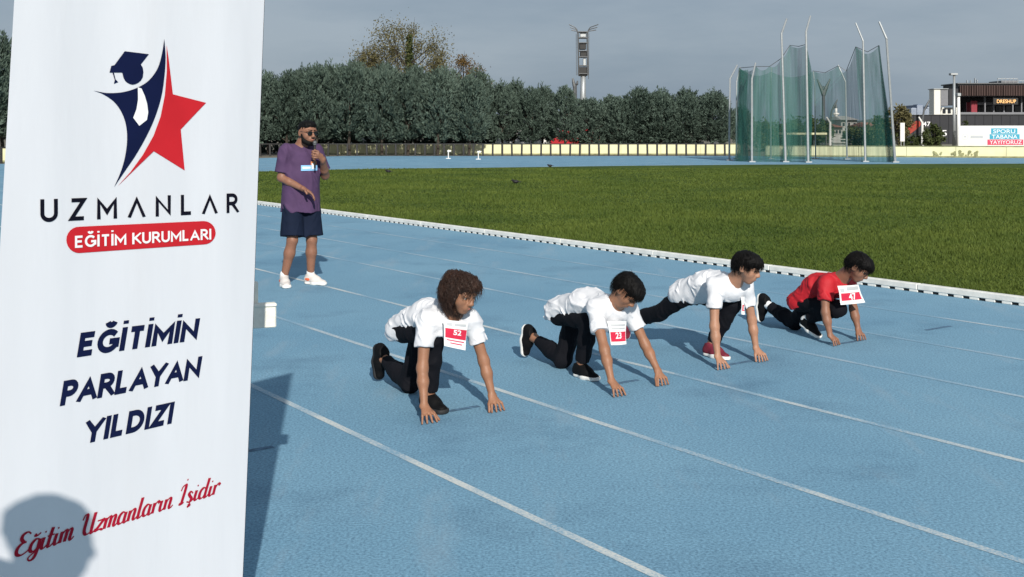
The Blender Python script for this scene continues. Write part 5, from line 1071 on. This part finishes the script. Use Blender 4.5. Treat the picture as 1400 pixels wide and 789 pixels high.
bpoly('graduate_head', LG([(210, 103), (320, 117), (283, 165), (292, 180), (295, 200), (292, 225), (283, 241), (270, 252), (257, 258), (245, 260), (232, 257), (220, 250), (211, 241), (204, 228), (198, 203), (140, 203), (148, 172), (163, 168)]), M['navy'], .0016)
bpoly('tassel', LG([(153, 203), (160, 203), (168, 235), (180, 248), (160, 256), (164, 238)]), M['navy'], .0016)
star = [(403, 75), (412, 130), (433, 305), (587, 345), (470, 470), (488, 662), (343, 572), (270, 643), (175, 737), (235, 670), (292, 590), (342, 500), (375, 410), (395, 310), (404, 200)]
bpoly('star', LG(star), M['red_print'], .0016)
pill = []
for cx, cy, r, a0, a1 in [(108, 328, 18, 90, 270), (277.5, 318.2, 16, -90, 90)]:
    for a in np.linspace(math.radians(a0), math.radians(a1), 13): pill.append((cx + r * math.cos(a), cy - r * math.sin(a) * 1.0))
bpoly('red_badge', pill, M['red_print'], .0016)
def arc_pts(cx, cy, rx, ry, a0, a1, n=12): return [(cx + rx * math.cos(math.radians(a)), cy + ry * math.sin(math.radians(a))) for a in np.linspace(a0, a1, n)]
CAPS = {'E': (.54, [[(.54, 1), (0, 1), (0, 0), (.54, 0)], [(0, .52), (.48, .52)]]), 'G': (.78, [arc_pts(.40, .5, .40, .5, 42, 360 - 8, 22), [(.44, .47), (.785, .47), (.785, .10)]]), 'I': (0, [[(0, 0), (0, 1)]]),
  'T': (.62, [[(0, 1), (.62, 1)], [(.31, 1), (.31, 0)]]), 'M': (.82, [[(0, 0), (0, 1), (.41, .28), (.82, 1), (.82, 0)]]), 'N': (.66, [[(0, 0), (0, 1), (.66, 0), (.66, 1)]]),
  'P': (.52, [[(0, 0), (0, 1), (.27, 1)] + arc_pts(.27, .72, .25, .28, 88, -88, 10) + [(.27, .44), (0, .44)]]), 'R': (.58, [[(0, 0), (0, 1), (.27, 1)] + arc_pts(.27, .74, .25, .26, 88, -88, 10) + [(.27, .48), (0, .48)], [(.27, .48), (.58, 0)]]),
  'A': (.72, [[(0, 0), (.36, 1), (.72, 0)], [(.13, .30), (.59, .30)]]), '\u039b': (.70, [[(0, 0), (.35, 1), (.70, 0)]]), 'L': (.48, [[(0, 1), (0, 0), (.48, 0)]]), 'Y': (.66, [[(0, 1), (.33, .45), (.66, 1)], [(.33, .45), (.33, 0)]]),
  'D': (.66, [[(.24, 0), (0, 0), (0, 1), (.24, 1)] + arc_pts(.24, .5, .42, .5, 88, -88, 14) + [(.24, 0)]]), 'Z': (.60, [[(0, 1), (.60, 1), (0, 0), (.60, 0)]]), 'U': (.62, [[(0, 1), (0, .34)] + arc_pts(.31, .33, .31, .33, 180, 360, 14) + [(.62, .34), (.62, 1)]]), 'K': (.60, [[(0, 0), (0, 1)], [(.56, 1), (.06, .46)], [(.16, .56), (.60, 0)]])}
CAPS['\u0130'] = (0, CAPS['I'][1] + [[(0, 1.22), (0, 1.36)]]); CAPS['\u011e'] = (.78, CAPS['G'][1] + [arc_pts(.40, 1.40, .17, .16, 190, 350, 8)])
SCR = {'E': (.60, [[(.55, .88), (.40, 1), (.2, .93), (.16, .75), (.3, .58), (.42, .55)], [(.42, .55), (.2, .52), (.05, .33), (.08, .1), (.28, 0), (.5, .08), (.62, .2)]]),
  'g': (.50, [[(.42, .5), (.25, .55), (.08, .38), (.06, .12), (.2, 0), (.36, .12), (.44, .52)], [(.44, .52), (.4, 0), (.32, -.3), (.15, -.38), (.05, -.25), (.2, -.1), (.52, .1)], [(.14, .78), (.27, .70), (.42, .80)]]),
  'i': (.30, [[(.12, .52), (.08, .12), (.17, 0), (.32, .12)], [(.15, .72), (.15, .80)]]), 'j': (.30, [[(.12, .52), (.08, .12), (.17, 0), (.32, .12)]]), 't': (.30, [[(.17, .88), (.08, .12), (.17, 0), (.32, .12)], [(-.02, .52), (.3, .53)]]),
  'm': (.70, [[(.08, .52), (.05, 0)], [(.06, .05), (.13, .4), (.24, .54), (.32, .45), (.28, 0)], [(.29, .05), (.37, .4), (.48, .54), (.56, .45), (.52, .1), (.6, 0), (.72, .12)]]),
  'U': (.70, [[(-.04, .75), (.03, .95), (.14, .97), (.17, .8), (.13, .25), (.22, .03), (.38, .02), (.5, .2), (.56, .97)], [(.56, .97), (.5, .12), (.58, 0), (.72, .14)]]), 'z': (.43, [[(.05, .5), (.20, .5), (.36, .5), (.2, .26), (.04, .03), (.25, .06), (.4, .01), (.46, .14)]]),
  'a': (.54, [[(.38, .46), (.24, .55), (.08, .4), (.05, .12), (.17, 0), (.32, .12), (.4, .52)], [(.4, .52), (.36, .1), (.44, 0), (.57, .12)]]), 'n': (.50, [[(.08, .52), (.05, 0)], [(.06, .05), (.14, .4), (.26, .54), (.35, .45), (.31, .1), (.39, 0), (.52, .12)]]),
  'l': (.30, [[(.16, 1.0), (.08, .12), (.17, 0), (.32, .12)]]), 'r': (.37, [[(.08, .52), (.05, 0)], [(.06, .05), (.15, .42), (.27, .56), (.37, .44)]]), 'J': (.40, [[(0, .72), (.06, .92), (.22, 1.0), (.24, .8), (.18, .3), (.14, 0)], [(.0, .06), (.14, 0), (.28, .08)], [(.26, 1.2), (.265, 1.28)]]),
  's': (.42, [[(.34, .42), (.22, .54), (.12, .45), (.2, .3), (.3, .16), (.22, 0), (.05, .06)], [(.22, .0), (.34, .03), (.44, .14)], [(.19, -.08), (.25, -.18), (.13, -.24)]]), 'd': (.56, [[(.38, .46), (.24, .55), (.08, .4), (.05, .12), (.17, 0), (.32, .12), (.4, .5)], [(.48, 1.0), (.38, .1), (.46, 0), (.58, .12)]])}
def crom(pts, n=5):
    P_ = [A(p, float) for p in pts]; out = []
    for i in range(len(P_) - 1):
        p0, p1, p2, p3 = P_[max(i - 1, 0)], P_[i], P_[i + 1], P_[min(i + 2, len(P_) - 1)]
        for j in range(n): t = j / n; out.append(.5 * (2 * p1 + (p2 - p0) * t + (2 * p0 - 5 * p1 + 4 * p2 - p3) * t * t + (3 * p1 - p0 - 3 * p2 + p3) * t ** 3))
    return out + [P_[-1]]
def ribbon(pts, t, thin=1.0):
    pts = [A(p, float) for p in pts]; L_ = []; R_ = []; n = len(pts)
    for i in range(n):
        d0 = unit(pts[i] - pts[i - 1]) if i else unit(pts[1] - pts[0]); d1 = unit(pts[i + 1] - pts[i]) if i < n - 1 else d0; n0, n1 = A([-d0[1], d0[0]]), A([-d1[1], d1[0]]); mt_ = unit(n0 + n1 + 1e-9); k = min(1 / max(mt_ @ n1, .3), 2.6)
        dr = unit(d0 + d1 + 1e-9); w_ = t / 2 * (thin + (1 - thin) * max(0, -dr[1]) ** .7) if thin < 1 else t / 2
        if thin < 1: k = min(k, 1.15)
        L_.append(pts[i] + mt_ * w_ * k); R_.append(pts[i] - mt_ * w_ * k)
    return L_ + R_, [(i, n + i, n + i + 1, i + 1) for i in range(n - 1)]
def lettered(txt, a, b, hpx, m, t, gap, off=.0016, shear=0.0, script=False):
    V = []; Fc = []; x = 0; lev = []; q = 0
    for ch in txt:
        if ch == ' ': x += .38 if script else .42; continue
        wdt, sts = (SCR if script else CAPS)[ch]
        for st in sts:
            if script: v, f = ribbon(crom(st), t, .42)
            else:
                pp = [A([px, t / 2 + py * (1 - t) if py <= 1 else py - t * .3]) for px, py in st]
                for e_, n_ in ((0, 1), (-1, -2)):                # open ends run out to the baseline or the cap line
                    if st[e_][1] in (0, 1) and max(py for _, py in st) <= 1:
                        dd = unit(pp[e_] - pp[n_])
                        if abs(dd[1]) > .35: pp[e_] = pp[e_] + dd * (t / 2) / abs(dd[1])
                v, f = ribbon(pp, t)
            if not script and max(py for _, py in st) <= 1.0: v = [A([p[0], min(max(p[1], 0), 1)]) for p in v]
            n = len(V); V += [p + A([x + (0 if script else t / 2), 0]) for p in v]; Fc += [tuple(n + k for k in g_) for g_ in f]; q += 1; lev += [(q % 5) * 4e-5] * len(v)
        x += wdt + (0 if script else t + gap)
    W_ = x - (0 if script else gap); A0, B0 = b_uv(*a), b_uv(*b); h_ = (b_uv(a[0], a[1] - hpx) - A0)[1]; ex = (B0 - A0) / W_; xd = unit(B0 - A0)
    pts = [A0 + ex * p[0] + A([0, h_]) * p[1] + xd * shear * h_ * p[1] for p in V]
    return part('lettering', [b_pt(p[0], p[1], off + l_) for p, l_ in zip(pts, lev)], Fc, m, pn)
lettered('UZM\u039bNL\u039bR', (54, 304), (325, 290.5), 31.5, M['black_print'], .18, .56)
lettered('E\u011e\u0130T\u0130M KURUMLARI', (101.5, 339), (287, 327.3), 16.5, M['white_print'], .19, .10, .0034)
lettered('E\u011e\u0130T\u0130M\u0130N', (104, 488.6), (268, 465), 33, M['navy'], .25, .07, .0016, .20)
lettered('PARLAYAN', (80, 555.2), (271, 517), 33.5, M['navy'], .25, .05, .0016, .20)
lettered('YILDIZI', (113, 607.4), (234, 579), 31.5, M['navy'], .25, .09, .0016, .20)
lettered('Egitim Uzmanlarjn Jsidir', (18, 761.5), (297, 674), 29, M['crimson'], .165, 0, .0016, .26, True)
# ------------------------------------------------------------------ white wooden hurdle behind the banner
hd_ = thing('wooden_hurdle', 'chipped white wooden hurdle sticking out behind the banner', 'hurdle', A([-1.08, 4.25, 0]))
hx = unit([.93, .36, 0]); hn = A([hx[1], -hx[0], 0]); e = P(377, 432, 4.25); zc = e[2]
MB().bevbox(A([e[0], e[1], zc]) - hx * .36, (.72, .03, .083), .004, X=hx).build('crossbar', M['wood_white'], hd_)
MB().bevbox(A([e[0], e[1], zc + .045]) - hx * .36, (.722, .045, .012), .003, X=hx).build('top_strip', M['wood_white'], hd_)
MB().bevbox(A([e[0], e[1], zc + .045]) - hx * .078 - hn * .032, (.03, .03, .17), .003, X=hx).build('upper_stub', M['wood_white'], hd_)
for q in (.19, .60):
    p_ = A([e[0], e[1], 0]) - hx * q - hn * .035; MB().bevbox(p_ + A([0, 0, (zc + .125) / 2]), (.032, .032, zc + .125), .003, X=hx).build('post', M['wood_white'], hd_); MB().bevbox(p_ + A([0, 0, .02]) - hn * .18, (.04, .42, .035), .004, X=hx).build('foot', M['wood_white'], hd_)
